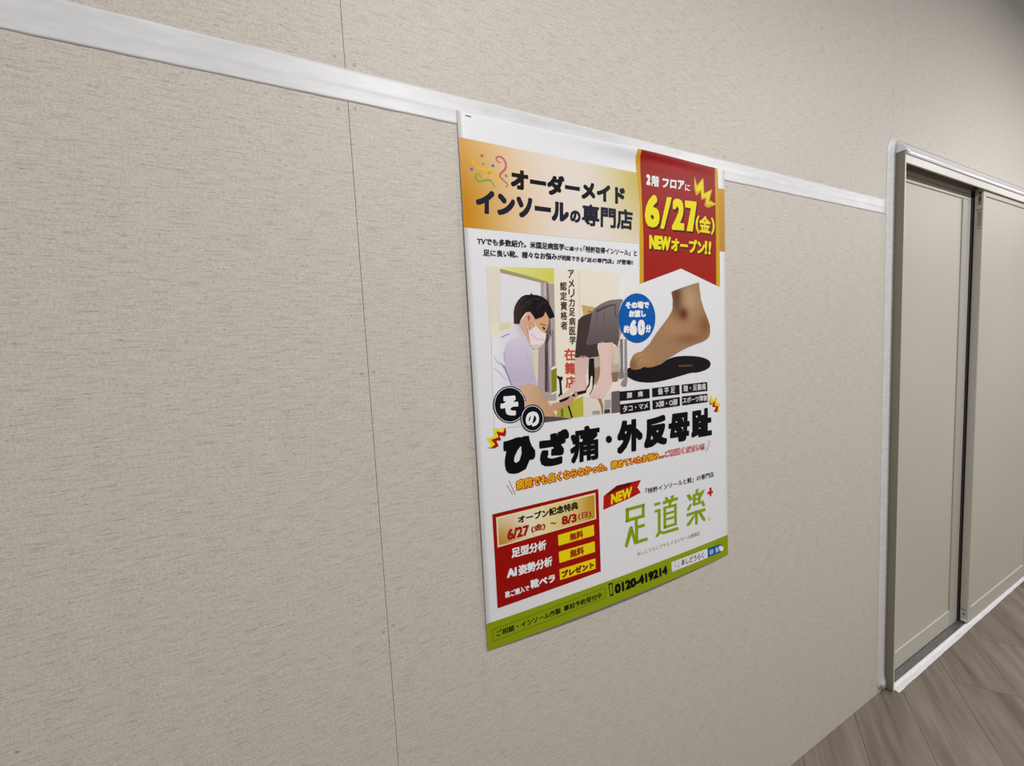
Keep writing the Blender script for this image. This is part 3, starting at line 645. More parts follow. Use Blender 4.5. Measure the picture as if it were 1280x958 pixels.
 ('P','round_badge#a',7,(12,12,18),[(112.3,546.8),(111.5,552.7),(109.8,558.3),(107.2,563.5),(103.8,568.2),(99.6,572.2),(94.9,575.5),(89.7,578.0),(84.1,579.6),(78.4,580.2),(72.6,580.0),(66.8,578.8),(61.3,576.8),(56.2,573.9),(51.5,570.3),(47.5,566.1),(44.1,561.3),(41.4,556.1),(39.6,550.6),(38.6,544.9),(38.5,539.2),(39.3,533.6),(40.9,528.2),(43.4,523.2),(46.6,518.6),(50.5,514.6),(54.9,511.3),(59.9,508.7),(65.3,506.9),(71.0,506.1),(76.7,506.1),(82.5,507.0),(88.1,508.9),(93.4,511.5),(98.3,515.0),(102.6,519.2),(106.2,524.0),(109.1,529.3),(111.1,535.0),(112.1,540.9)],0),
 ('P','round_badge#a/white_ring',7.5,(228,224,228),[(109.7,546.6),(108.9,552.1),(107.3,557.3),(104.9,562.2),(101.7,566.6),(97.9,570.4),(93.5,573.5),(88.6,575.8),(83.5,577.3),(78.1,577.9),(72.7,577.7),(67.3,576.6),(62.2,574.7),(57.4,572.0),(53.1,568.7),(49.3,564.7),(46.1,560.2),(43.7,555.3),(41.9,550.2),(41.0,544.8),(40.9,539.5),(41.7,534.2),(43.2,529.1),(45.5,524.4),(48.4,520.1),(52.1,516.3),(56.3,513.2),(61.0,510.8),(66.0,509.1),(71.2,508.3),(76.6,508.3),(82.0,509.2),(87.2,510.9),(92.1,513.5),(96.7,516.7),(100.7,520.7),(104.0,525.2),(106.7,530.2),(108.5,535.5),(109.5,541.0)],0),
 ('P','round_badge#a/inner_disc',8,(12,12,18),[(108.3,546.4),(107.6,551.7),(106.0,556.8),(103.7,561.5),(100.7,565.7),(97.0,569.4),(92.7,572.4),(88.1,574.6),(83.1,576.1),(78.0,576.7),(72.7,576.5),(67.6,575.4),(62.7,573.6),(58.1,571.0),(53.9,567.8),(50.3,564.0),(47.2,559.6),(44.8,554.9),(43.2,549.9),(42.3,544.8),(42.2,539.6),(42.9,534.5),(44.4,529.6),(46.6,525.0),(49.5,520.9),(53.0,517.2),(57.0,514.2),(61.5,511.9),(66.3,510.3),(71.4,509.5),(76.5,509.6),(81.7,510.4),(86.7,512.1),(91.4,514.5),(95.8,517.7),(99.6,521.5),(102.9,525.8),(105.4,530.6),(107.2,535.7),(108.2,541.1)],0),
 ('P','round_badge#b',9,(12,12,18),[(153.0,579.3),(152.4,583.8),(151.1,588.0),(149.2,592.0),(146.6,595.5),(143.4,598.6),(139.9,601.0),(135.9,602.9),(131.7,604.0),(127.3,604.5),(122.8,604.3),(118.4,603.3),(114.2,601.7),(110.3,599.5),(106.7,596.7),(103.6,593.4),(100.9,589.7),(98.9,585.7),(97.5,581.4),(96.7,577.1),(96.6,572.7),(97.2,568.3),(98.4,564.2),(100.3,560.4),(102.8,556.9),(105.7,553.9),(109.2,551.4),(113.0,549.5),(117.2,548.2),(121.5,547.6),(125.9,547.7),(130.3,548.5),(134.6,550.0),(138.6,552.1),(142.3,554.9),(145.6,558.1),(148.4,561.9),(150.5,566.0),(152.1,570.3),(152.9,574.8)],0),
 ('P','round_badge#b/white_ring',9.5,(228,224,228),[(150.3,579.0),(149.7,583.1),(148.6,587.0),(146.8,590.6),(144.4,593.9),(141.6,596.7),(138.4,598.9),(134.8,600.6),(131.0,601.7),(127.0,602.1),(123.0,601.9),(119.0,601.1),(115.2,599.6),(111.6,597.6),(108.3,595.0),(105.5,592.0),(103.1,588.6),(101.2,584.9),(100.0,581.0),(99.3,577.0),(99.2,573.0),(99.7,569.0),(100.8,565.2),(102.5,561.7),(104.8,558.5),(107.5,555.7),(110.6,553.4),(114.1,551.6),(117.9,550.5),(121.8,549.9),(125.8,550.0),(129.8,550.8),(133.6,552.1),(137.3,554.1),(140.6,556.6),(143.6,559.6),(146.1,563.0),(148.1,566.8),(149.4,570.7),(150.2,574.9)],0),
 ('P','round_badge#b/inner_disc',10,(12,12,18),[(148.8,578.8),(148.3,582.7),(147.2,586.4),(145.5,589.9),(143.3,593.0),(140.6,595.6),(137.6,597.8),(134.2,599.4),(130.6,600.5),(126.8,600.9),(123.0,600.7),(119.3,599.9),(115.7,598.5),(112.3,596.6),(109.2,594.1),(106.5,591.3),(104.3,588.0),(102.5,584.5),(101.3,580.8),(100.7,577.0),(100.6,573.1),(101.1,569.3),(102.1,565.7),(103.8,562.4),(105.9,559.3),(108.4,556.7),(111.4,554.5),(114.7,552.8),(118.2,551.7),(121.9,551.2),(125.7,551.3),(129.5,552.0),(133.1,553.3),(136.6,555.1),(139.7,557.5),(142.5,560.4),(144.9,563.6),(146.7,567.2),(148.0,571.0),(148.7,574.9)],0),
 ('T','round_badge#a/lettering',8.7,(228,224,228),[(54.8,524.0),(93.8,525.9),(93.0,566.0),(53.3,563.2)],'そ',3.2),
 ('T','round_badge#b/lettering',10.7,(228,224,228),[(109.3,561.1),(140.2,563.1),(139.4,593.9),(108.0,591.4)],'の',1.9),
 ('P','burst_mark#l',3,(232,206,14),[(58.2,578.0),(60.7,581.5),(62.2,584.3),(57.7,596.2),(42.7,592.2),(46.8,604.0),(30.6,607.2),(38.5,617.0),(30.7,622.1),(21.0,621.8),(30.6,617.2),(21.6,603.0),(39.0,601.2),(36.2,584.9),(53.6,591.3)],0),
 ('P','burst_mark#l/red_edge',3,(160,18,18),[(62.3,583.7),(64.2,596.8),(61.1,604.6),(48.9,600.8),(52.3,610.8),(41.7,610.5),(46.3,621.3),(37.1,624.8),(24.2,622.5),(30.7,622.1),(38.5,617.0),(30.6,607.2),(46.8,604.0),(42.7,592.2),(57.7,596.2)],0),
 ('P','burst_mark#r',3,(222,196,20),[(664.9,579.0),(672.5,593.7),(689.1,584.3),(687.7,600.6),(703.9,606.9),(693.0,619.2),(703.6,625.1),(688.3,626.9),(694.5,612.3),(679.2,608.3),(681.9,595.8),(667.8,603.6),(659.5,591.2)],0),
 ('P','burst_mark#r/red_edge',3,(160,18,24),[(658.1,591.1),(666.8,603.5),(681.9,595.8),(679.2,608.3),(695.6,611.7),(688.3,626.9),(675.4,623.6),(685.0,613.6),(669.4,609.6),(673.0,601.9),(661.9,605.4)],0),
 ('T','slogan_lettering',3,(10,9,10),[(56.9,610.2),(130.0,609.3),(125.9,684.1),(52.8,682.1)],'ひ',7.0),
 ('T','slogan_lettering',3,(10,9,10),[(139.0,609.1),(213.3,608.1),(209.5,682.9),(135.2,681.1)],'ざ',5.2),
 ('T','slogan_lettering',3,(10,9,10),[(216.4,608.3),(295.2,608.4),(291.5,687.6),(212.5,685.5)],'痛',2.7),
 ('P','slogan_lettering',3,(10,9,10),[(328.9,648.5),(328.3,651.0),(327.0,653.2),(324.9,654.8),(322.3,655.6),(319.6,655.6),(316.8,654.8),(314.4,653.3),(312.6,651.1),(311.4,648.6),(311.1,645.9),(311.6,643.4),(313.0,641.2),(315.1,639.7),(317.6,638.8),(320.3,638.8),(323.1,639.6),(325.5,641.1),(327.4,643.3),(328.6,645.8)],0),
 ('T','slogan_lettering',3,(10,9,10),[(346.2,609.7),(423.7,610.1),(420.6,686.4),(342.8,685.6)],'外',4.6),
 ('T','slogan_lettering',3,(10,9,10),[(428.5,610.7),(503.9,611.2),(501.3,685.3),(425.5,685.0)],'反',5.0),
 ('T','slogan_lettering',3,(10,9,10),[(509.0,612.0),(583.8,613.2),(581.6,687.4),(506.5,684.1)],'母',4.2),
 ('T','slogan_lettering',3,(10,9,10),[(590.1,610.5),(668.5,610.9),(666.9,685.6),(588.0,683.2)],'趾',4.2),
 ('T','appeal_lettering/outline',2,(170,34,14),[(79.2,694.6),(492.1,699.0),(491.5,718.4),(79.1,718.8)],'病院でも良くならなかった、諦めていたお悩み…',2.3),
 ('T','appeal_lettering',3,(236,184,28),[(80.4,696.1),(491.1,700.5),(490.5,716.9),(80.3,717.3)],'病院でも良くならなかった、諦めていたお悩み…',0.4),
 ('T','appeal_lettering/outline',2,(170,40,44),[(492.6,700.5),(638.7,700.2),(638.3,721.2),(492.1,717.4)],'ご相談ください!!!',1.6),
 ('T','appeal_lettering/fill',3,(232,196,200),[(493.8,702.0),(637.7,701.7),(637.3,719.7),(493.3,715.9)],'ご相談ください!!!',0.1),
 ('S','appeal_lettering/slash_mark#0',2,(160,50,46),[(59.0,701.1),(71.1,723.9)],1.0,0),
 ('S','appeal_lettering/slash_mark#1',2,(160,50,46),[(64.6,693.6),(77.1,725.8)],1.0,0),
 ('S','appeal_lettering/slash_mark#2',2,(160,50,46),[(654.8,694.6),(642.6,727.0)],1.0,0),
 ('S','appeal_lettering/slash_mark#3',2,(160,50,46),[(661.4,700.3),(648.1,724.1)],1.0,0),
 ('P','offer_box',1,(146,12,8),[(24.7,754.4),(284.8,754.5),(282.1,944.7),(25.6,948.5)],0),
 ('P','offer_box/cream_frame',2,(226,208,160),[(32.4,762.2),(276.0,761.4),(275.2,821.3),(32.3,823.5)],0),
 ('P','offer_box/gold_panel',3,'gold',[(36.0,765.3),(273.0,765.8),(271.7,818.6),(35.3,820.2)],0),
 ('T','offer_box/lettering#1',4,(22,18,16),[(79.9,769.9),(227.8,770.4),(228.2,788.4),(80.1,786.3)],'オープン記念特典',0.75),
 ('T','offer_box/lettering#2',4,(150,24,18),[(54.9,791.9),(104.7,793.6),(104.0,815.2),(54.1,815.3)],'6/27',1.3),
 ('T','offer_box/lettering#2',4,(150,24,18),[(109.3,797.2),(143.4,797.3),(143.0,814.5),(108.8,813.5)],'(金)',0.7),
 ('S','offer_box/lettering#2',4,(150,24,18),[(154.8,804.3),(158.9,802.9),(163.3,804.8),(167.2,806.8),(171.3,804.5)],2.8,1),
 ('T','offer_box/lettering#2',4,(150,24,18),[(184.0,794.7),(223.0,796.2),(222.8,815.5),(183.8,814.2)],'8/3',1.3),
 ('T','offer_box/lettering#2',4,(150,24,18),[(226.4,797.6),(261.6,799.0),(261.6,814.7),(226.9,813.9)],'(日)',0.5),
 ('T','offer_box/lettering#3',3,(228,224,228),[(61.6,833.0),(143.8,835.6),(142.7,856.5),(61.6,854.0)],'足型分析',0.8),
 ('T','offer_box/lettering#4',3,(228,224,228),[(49.4,873.6),(71.9,874.7),(71.6,892.7),(49.1,892.0)],'AI',1.4),
 ('T','offer_box/lettering#4',3,(228,224,228),[(75.4,873.2),(156.6,874.4),(156.0,895.2),(75.4,894.4)],'姿勢分析',0.8),
 ('T','offer_box/lettering#5',3,(228,224,228),[(43.2,919.2),(98.4,920.6),(98.3,932.9),(43.4,933.0)],'靴ご購入で',0.45),
 ('T','offer_box/lettering#5',3,(228,224,228),[(101.2,912.1),(161.5,914.4),(160.5,933.1),(101.4,931.0)],'靴ベラ',0.9),
 ('P','offer_box/yellow_tag#0',2,(224,200,10),[(173.1,833.2),(268.2,832.8),(267.8,857.5),(173.4,856.7)],0),
 ('T','offer_box/yellow_tag_lettering#0',3,(150,40,10),[(202.5,837.1),(238.6,837.0),(238.2,854.4),(202.3,854.3)],'無料',0.8),
 ('P','offer_box/yellow_tag#1',2,(224,200,10),[(173.2,870.0),(268.2,871.1),(268.3,895.4),(173.6,895.0)],0),
 ('T','offer_box/yellow_tag_lettering#1',3,(150,40,10),[(201.3,873.5),(238.6,874.2),(238.4,892.5),(201.6,892.2)],'無料',0.8),
 ('P','offer_box/yellow_tag#2',2,(224,200,10),[(172.9,908.8),(268.4,910.5),(267.9,934.4),(173.2,932.8)],0),
 ('T','offer_box/yellow_tag_lettering#2',3,(120,26,20),[(177.3,913.9),(263.9,915.6),(263.6,931.3),(177.7,929.7)],'プレゼント',1.1),
 ('P','new_flag',2,(172,22,14),[(299.0,773.9),(338.2,757.3),(412.6,757.6),(400.1,773.8),(410.2,788.3),(384.4,793.4),(296.4,805.3)],0),
 ('P','new_flag/fold',3,(92,12,12),[(299.6,773.5),(338.2,757.3),(384.3,757.7),(375.2,765.6),(319.2,771.5)],0),
 ('T','new_flag/lettering',4,(232,200,10),[(320.1,774.3),(383.8,768.4),(380.9,792.7),(318.3,798.1)],'NEW',1.5),
 ('T','shop_logo/lettering#1',2,(60,58,58),[(425.6,782.1),(671.8,784.2),(672.4,799.0),(425.8,795.9)],'「特許インソールと靴」の専門店',0.35),
 ('P','shop_logo/logo_mark',2,(130,150,12),[(361.7,816.3),(420.8,817.0),(420.4,824.6),(361.4,824.3)],0),
 ('P','shop_logo/logo_mark',2,(130,150,12),[(361.7,816.3),(372.1,817.3),(370.5,849.4),(360.1,849.7)],0),
 ('P','shop_logo/logo_mark',2,(130,150,12),[(411.7,817.8),(421.1,817.6),(419.6,850.5),(410.1,850.5)],0),
 ('P','shop_logo/logo_mark',2,(130,150,12),[(360.5,841.7),(419.9,843.1),(419.6,850.5),(360.1,849.7)],0),
 ('P','shop_logo/logo_mark',2,(130,150,12),[(388.1,846.7),(397.7,847.0),(396.7,902.9),(387.5,908.3)],0),
 ('P','shop_logo/logo_mark',2,(130,150,12),[(393.3,865.2),(419.5,866.0),(419.2,873.4),(392.9,873.1)],0),
 ('P','shop_logo/logo_mark',2,(130,150,12),[(371.2,863.1),(380.0,862.5),(381.2,873.8),(361.8,911.1),(354.5,904.5)],0),
 ('P','shop_logo/logo_mark',2,(130,150,12),[(372.2,864.7),(380.0,862.5),(390.4,901.3),(425.9,901.5),(426.6,909.5),(383.9,909.0)],0),
 ('P','shop_logo/logo_mark',2,(130,150,12),[(451.9,823.7),(472.7,824.0),(472.4,830.4),(452.3,830.8)],0),
 ('P','shop_logo/logo_mark',2,(130,150,12),[(453.0,840.8),(473.1,841.0),(470.4,898.7),(461.2,899.2),(463.3,847.6),(453.4,847.6)],0),
 ('P','shop_logo/logo_mark',2,(130,150,12),[(461.7,896.5),(470.6,895.8),(475.7,900.6),(458.0,910.6),(451.8,905.9)],0),
 ('P','shop_logo/logo_mark',2,(130,150,12),[(467.5,895.1),(480.4,900.6),(532.5,901.6),(533.0,909.6),(479.3,908.0),(465.7,900.3)],0),
 ('P','shop_logo/logo_mark',2,(130,150,12),[(481.1,824.9),(533.7,824.6),(534.6,832.3),(481.5,833.0)],0),
 ('P','shop_logo/logo_mark',2,(130,150,12),[(487.6,817.2),(496.6,816.8),(502.5,826.1),(493.1,826.3)],0),
 ('P','shop_logo/logo_mark',2,(130,150,12),[(509.2,817.1),(521.9,816.6),(518.4,826.0),(508.8,826.3)],0),
 ('P','shop_logo/logo_mark',2,(130,150,12),[(482.4,839.4),(491.3,839.4),(490.0,894.9),(481.0,895.0)],0),
 ('P','shop_logo/logo_mark',2,(130,150,12),[(520.2,840.0),(529.1,839.9),(527.5,895.4),(518.6,895.6)],0),
 ('P','shop_logo/logo_mark',2,(130,150,12),[(482.4,839.4),(529.1,839.9),(528.8,846.8),(482.9,846.1)],0),
 ('P','shop_logo/logo_mark',2,(130,150,12),[(490.6,855.5),(520.3,856.2),(520.1,862.2),(490.4,861.5)],0),
 ('P','shop_logo/logo_mark',2,(130,150,12),[(490.0,869.7),(519.7,870.6),(519.4,876.6),(489.7,875.6)],0),
 ('P','shop_logo/logo_mark',2,(130,150,12),[(481.4,887.7),(527.8,889.1),(527.5,895.4),(481.0,895.0)],0),
 ('P','shop_logo/logo_mark',2,(130,150,12),[(503.8,831.5),(512.6,831.7),(507.3,842.9),(498.6,843.0)],0),
 ('P','shop_logo/logo_mark',2,(130,150,12),[(564.9,827.0),(576.7,825.9),(588.0,841.4),(577.6,845.7)],0),
 ('P','shop_logo/logo_mark',2,(130,150,12),[(623.1,826.5),(637.3,825.8),(618.1,847.2),(608.5,845.8)],0),
 ('P','shop_logo/logo_mark',2,(130,150,12),[(588.8,829.6),(599.5,830.1),(598.5,860.4),(588.6,860.3)],0),
 ('P','shop_logo/logo_mark',2,(130,150,12),[(609.1,829.6),(619.1,829.6),(618.1,860.8),(608.0,860.7)],0),
 ('P','shop_logo/logo_mark',2,(130,150,12),[(589.7,829.8),(619.1,829.9),(618.9,836.5),(589.4,836.3)],0),
 ('P','shop_logo/logo_mark',2,(130,150,12),[(590.1,841.8),(618.2,842.4),(618.0,848.4),(589.9,847.7)],0),
 ('P','shop_logo/logo_mark',2,(130,150,12),[(589.7,854.3),(617.9,854.4),(617.6,861.0),(589.4,860.8)],0),
 ('P','shop_logo/logo_mark',2,(130,150,12),[(601.6,818.8),(612.9,819.0),(607.3,830.5),(597.8,830.3)],0),
 ('P','shop_logo/logo_mark',2,(130,150,12),[(576.5,853.2),(585.9,852.8),(574.2,869.6),(564.2,865.2)],0),
 ('P','shop_logo/logo_mark',2,(130,150,12),[(619.2,854.7),(628.1,853.0),(636.0,869.9),(625.3,870.0)],0),
 ('P','shop_logo/logo_mark',2,(130,150,12),[(563.9,875.2),(636.2,876.1),(636.0,884.3),(564.4,883.0)],0),
 ('P','shop_logo/logo_mark',2,(130,150,12),[(595.4,874.4),(606.6,874.9),(605.3,912.9),(595.3,912.0)],0),
 ('P','shop_logo/logo_mark',2,(130,150,12),[(588.1,885.6),(597.5,886.6),(575.2,908.2),(565.4,908.8),(562.7,903.4)],0),
 ('P','shop_logo/logo_mark',2,(130,150,12),[(607.3,882.2),(618.2,882.3),(635.7,906.0),(632.8,912.0),(623.2,905.4)],0),
 ('P','shop_logo/red_cross',2,(186,22,24),[(653.5,825.4),(662.6,826.0),(661.0,848.7),(653.8,848.4)],0),
 ('P','shop_logo/red_cross',2,(186,22,24),[(645.1,835.3),(667.8,835.6),(667.6,841.8),(645.8,842.1)],0),
 ('P','shop_logo/registered_mark',2,(170,174,140),[(655.6,910.7),(655.2,912.5),(654.2,913.9),(652.7,914.6),(650.9,914.5),(649.2,913.7),(647.7,912.3),(646.8,910.5),(646.5,908.6),(646.9,906.8),(648.0,905.4),(649.5,904.7),(651.2,904.7),(652.9,905.5),(654.4,906.9),(655.3,908.8)],0),
 ('P','shop_logo/registered_mark',3,(214,210,214),[(653.8,910.3),(653.5,911.5),(652.9,912.5),(652.0,913.0),(651.0,913.0),(649.9,912.5),(649.1,911.6),(648.5,910.3),(648.3,909.0),(648.6,907.7),(649.2,906.8),(650.1,906.3),(651.2,906.3),(652.2,906.8),(653.1,907.7),(653.6,909.0)],0),
 ('T','shop_logo/lettering#2',2,(160,162,128),[(391.0,930.1),(610.7,932.2),(612.5,944.2),(392.0,939.2)],'あしどうらくプラス イオンモール座間店',0.2),
 ('P','contact_band',1,(132,148,12),[(0,973.1),(728,973.1),(728,1030),(0,1030)],0),
 ('S','contact_band/outline_box',2,(50,56,10),[(12.8,989.4),(290.5,985.3)],0.8,0),
 ('S','contact_band/outline_box',2,(50,56,10),[(290.5,985.3),(291.2,1010.1)],0.8,0),
 ('S','contact_band/outline_box',2,(50,56,10),[(291.2,1010.1),(13.2,1014.1)],0.8,0),
 ('S','contact_band/outline_box',2,(50,56,10),[(13.2,1014.1),(12.8,989.4)],0.8,0),
 ('T','contact_band/lettering#1',2,(24,28,8),[(21.0,994.4),(171.4,993.2),(171.5,1006.8),(20.8,1007.6)],'ご相談・インソール作製',0.4),
 ('T','contact_band/lettering#1',2,(24,28,8),[(178.9,992.7),(281.5,993.1),(281.9,1006.7),(179.2,1005.9)],'事前予約受付中',0.4),
 ('P','contact_band/phone_icon',2,(14,16,10),[(301.3,979.4),(313.4,980.4),(315.3,1011.7),(305.1,1010.6)],0),
 ('P','contact_band/phone_icon',3,(132,148,12),[(304.4,983.1),(311.2,983.5),(312.6,1006.8),(306.4,1006.2)],0),
 ('T','contact_band/lettering#2',2,(60,66,10),[(316.7,980.9),(360.1,982.0),(359.8,986.0),(317.1,984.8)],'フリーダイヤル',0.1),
 ('T','contact_band/lettering#3',2,(12,12,10),[(318.7,987.1),(488.5,989.3),(488.9,1012.0),(320.0,1010.5)],'0120-419214',2.0),
 ('P','contact_band/search_box',2,(214,210,216),[(503.4,985.8),(640.2,988.0),(641.1,1013.1),(504.5,1011.2)],0),
 ('P','contact_band/search_button',2,(6,74,140),[(640.2,988.0),(697.4,990.7),(698.8,1014.0),(641.1,1013.1)],0),
 ('S','contact_band/magnifier',3,(80,80,84),[(522.3,988.8),(515.3,990.1),(514.2,996.2),(520.0,1002.3),(527.3,1002.4),(529.3,996.2),(522.3,988.8)],0.8,1),
 ('S','contact_band/magnifier',3,(80,80,84),[(526.9,1002.3),(532.0,1009.1)],0.9,0),
 ('T','contact_band/lettering#4',3,(70,70,74),[(538.7,989.7),(625.4,993.2),(625.6,1009.9),(538.8,1005.1)],'あしどうらく',0.35),
 ('T','contact_band/lettering#5',3,(170,192,216),[(646.5,993.5),(688.1,995.1),(689.6,1010.7),(647.7,1009.4)],'検 索',0.3),
 ('P','contact_band/pointer_hand',4,(226,222,226),[(690.0,994.4),(694.9,995.1),(698.2,999.2),(704.6,1000.0),(707.4,1007.2),(702.8,1012.3),(694.5,1009.9),(689.8,1003.8)],1),
]

# ------------------------------------------------------------------ poster
PX0, PZ0, SW, SHT = 0.2867, 1.8265, 728.0, 1030.0
def lift(x, y):
    s = min(max(x / 728, 0), 1)
    t = min(max(y / 1030, 0), 1)
    l = 1.5 + 4.5 * (1 - s) ** 2 * (1 - (2 * t - 1) ** 4) + 9.0 * math.sin(math.pi * s) ** 0.8 * t ** 4
    l += 1.0 * math.sin(math.pi * s) * math.sin(math.pi * t)
    l += 8.0 * math.exp(-((x - 450) / 170) ** 2) * math.exp(-(y / 20) ** 2)
    return l
LAY = 0.11
def place(x, y, layer):
    return (x / 1000.0, -(lift(x, y) + 0.16 + layer * LAY) / 1000.0, -y / 1000.0)
poster = empty('poster', (PX0, 0.0, PZ0))
tag(poster, 'large glossy Japanese shop poster with red ribbon, foot picture and green bottom band', 'poster')
bm = bmesh.new()
NX, NY = 56, 150
grid = []
ys = [SHT * j / (NY - 20) for j in range(NY - 19)]
ys = sorted(set([round(y, 2) for y in ys] + [2.5 * k for k in range(1, 20)]))
for y in ys:
    grid.append([bm.verts.new((SW * i / NX / 1000, -lift(SW * i / NX, y) / 1000, -y / 1000)) for i in range(NX + 1)])
back = [[bm.verts.new((v.co.x, v.co.y + 0.0003, v.co.z)) for v in row] for row in grid]
for j in range(len(ys) - 1):
    for i in range(NX):
        bm.faces.new((grid[j][i], grid[j + 1][i], grid[j + 1][i + 1], grid[j][i + 1]))
        bm.faces.new((back[j][i], back[j][i + 1], back[j + 1][i + 1], back[j + 1][i]))
    for i in (0, NX):
        bm.faces.new((grid[j][i], grid[j + 1][i], back[j + 1][i], back[j][i]))
for i in range(NX):
    for j in (0, len(ys) - 1):
        bm.faces.new((grid[j][i], grid[j][i + 1], back[j][i + 1], back[j][i]))
bmesh.ops.recalc_face_normals(bm, faces=bm.faces)
mesh_obj('sheet', bm, M_PAPER, poster, True)

WREF = lin(214)
def ink(c):
    return tuple(min(0.90, lin(v) / WREF * 0.82) for v in c) + (1.0,)
def lerp(a, b, t):
    t = min(max(t, 0), 1)
    return tuple(p + (q - p) * t for p, q in zip(a, b))
def gau(x, y, cx, cy, rx, ry):
    return math.exp(-((x - cx) / rx) ** 2 - ((y - cy) / ry) ** 2)

# printed colour gradients and one painted highlight, by place on the sheet in millimetres
def g_header(x, y):
    c = (216, 210, 208)
    if x > 690: return lerp((190, 142, 30), (176, 126, 52), (y - 48) / 190)
    gl = math.exp(-(max(x, 0) / 95.0) ** 1.3) * (0.62 + 0.38 * min(1, (y - 48) / 110))
    c = lerp(c, (226, 206, 186), math.exp(-(x / 190.0) ** 2) * 0.9)
    c = lerp(c, (188, 124, 16), gl)
    gr = math.exp(-((x - 470) / 125.0) ** 2) * min(1, max(0, 1.15 - (y - 48) / 190.0))
    return lerp(c, (188, 166, 78), gr)
def g_ribbon(x, y):
    c = lerp((140, 16, 12), (152, 24, 8), y / 300)
    return lerp(c, (166, 56, 60), gau(x, y, 520, 24, 120, 9))  # highlight on the sheet's top wave painted into the red
def g_photo(x, y):
    return lerp((222, 214, 196), (220, 215, 214), (x - 330) / 60)
def g_gold(x, y):
    u, v = (x - 36) / 240, (y - 770) / 60
    c = (226, 218, 204)
    c = lerp(c, (176, 128, 40), math.exp(-((u - 0.0) / 0.20) ** 2 - ((v - 1) / 1.0) ** 2))
    c = lerp(c, (214, 194, 110), 0.8 * math.exp(-((u - 0.62) / 0.25) ** 2))
    return lerp(c, (180, 132, 28), math.exp(-((u - 1.02) / 0.24) ** 2))
def foot_fn():
    pass
GRAD = {
    'header': g_header, 'ribbon': g_ribbon, 'photo_bg': g_photo, 'gold': g_gold,
    'lime': lambda x, y: lerp((216, 212, 150), (200, 196, 88), (x - 60) / 120),
    'lime2': lambda x, y: lerp((150, 148, 40), (178, 172, 60), (x - 150) / 90),
    'trouser': lambda x, y: lerp((124, 112, 112), (92, 80, 80), (y - 330) / 100),
    'skinback': lambda x, y: lerp((206, 172, 162), (214, 186, 180), (y - 470) / 90),
    'skin': lambda x, y: lerp((214, 186, 178), (206, 172, 160), (x - 320) / 50),
    'armskin': lambda x, y: lerp((202, 166, 136), (178, 136, 92), (x - 110) / 90),
    'shirt': lambda x, y: lerp((220, 218, 224), (202, 194, 208), (x - 50) / 80),
    'sleeve': lambda x, y: lerp((206, 198, 214), (186, 174, 196), (y - 400) / 90),
    'neck': lambda x, y: lerp((204, 164, 142), (176, 130, 106), (x - 130) / 30),
    'face': lambda x, y: lerp((196, 148, 110), (206, 158, 116), (y - 340) / 40),
    'hair': lambda x, y: lerp((62, 46, 42), (24, 18, 20), (x - 88) / 50),
}
# the foot: brown skin with a dark hollow behind the ankle, warmer at sole and instep
FOOT = None
def g_foot(x, y):
    x0, x1, y0, y1 = FOOT
    u, v = (x - x0) / (x1 - x0), (y - y0) / (y1 - y0)
    c = (154, 118, 86)
    c = lerp(c, (176, 142, 108), gau(u, v, 0.72, 0.22, 0.12, 0.16))
    c = lerp(c, (96, 60, 40), gau(u, v, 0.56, 0.16, 0.07, 0.22))
    c = lerp(c, (84, 36, 14), 0.95 * gau(u, v, 0.645, 0.385, 0.06, 0.075))
    c = lerp(c, (120, 76, 44), 0.8 * gau(u, v, 0.93, 0.52, 0.10, 0.12))
    c = lerp(c, (168, 128, 92), 0.8 * gau(u, v, 0.55, 0.55, 0.16, 0.12))
    c = lerp(c, (126, 84, 50), 0.7 * gau(u, v, 0.72, 0.68, 0.20, 0.06))
    c = lerp(c, (178, 134, 92), 0.8 * gau(u, v, 0.12, 0.88, 0.12, 0.10))
    c = lerp(c, (122, 80, 46), 0.7 * gau(u, v, 0.02, 0.95, 0.06, 0.10))
    return c
GRAD['foot'] = g_foot

def spline(p, closed=True, n=5):
    out = []
    k = len(p)
    rng = range(k) if closed else range(k - 1)
    for i in rng:
        if closed: a, b, c, d = p[i - 1], p[i], p[(i + 1) % k], p[(i + 2) % k]
        else: a, b, c, d = p[max(i - 1, 0)], p[i], p[i + 1], p[min(i + 2, k - 1)]
        for s in range(n):
            t = s / n
            out.append(tuple(0.5 * (2 * b[q] + (c[q] - a[q]) * t + (2 * a[q] - 5 * b[q] + 4 * c[q] - d[q]) * t * t + (3 * b[q] - a[q] - 3 * c[q] + d[q]) * t ** 3) for q in (0, 1)))
    if not closed: out.append(p[-1])
    return out

PARTS = {}       # path -> list of (verts2d, faces, colour, layer)
ORDER = []
def emit(path, verts, faces, col, layer):
    if path not in PARTS:
        PARTS[path] = []
        ORDER.append(path)
    PARTS[path].append((verts, faces, col, layer))

def fill(pts):
    tris = tessellate_polygon([[Vector((x, y, 0)) for x, y in pts]])
    return pts, [tuple(t) for t in tris]

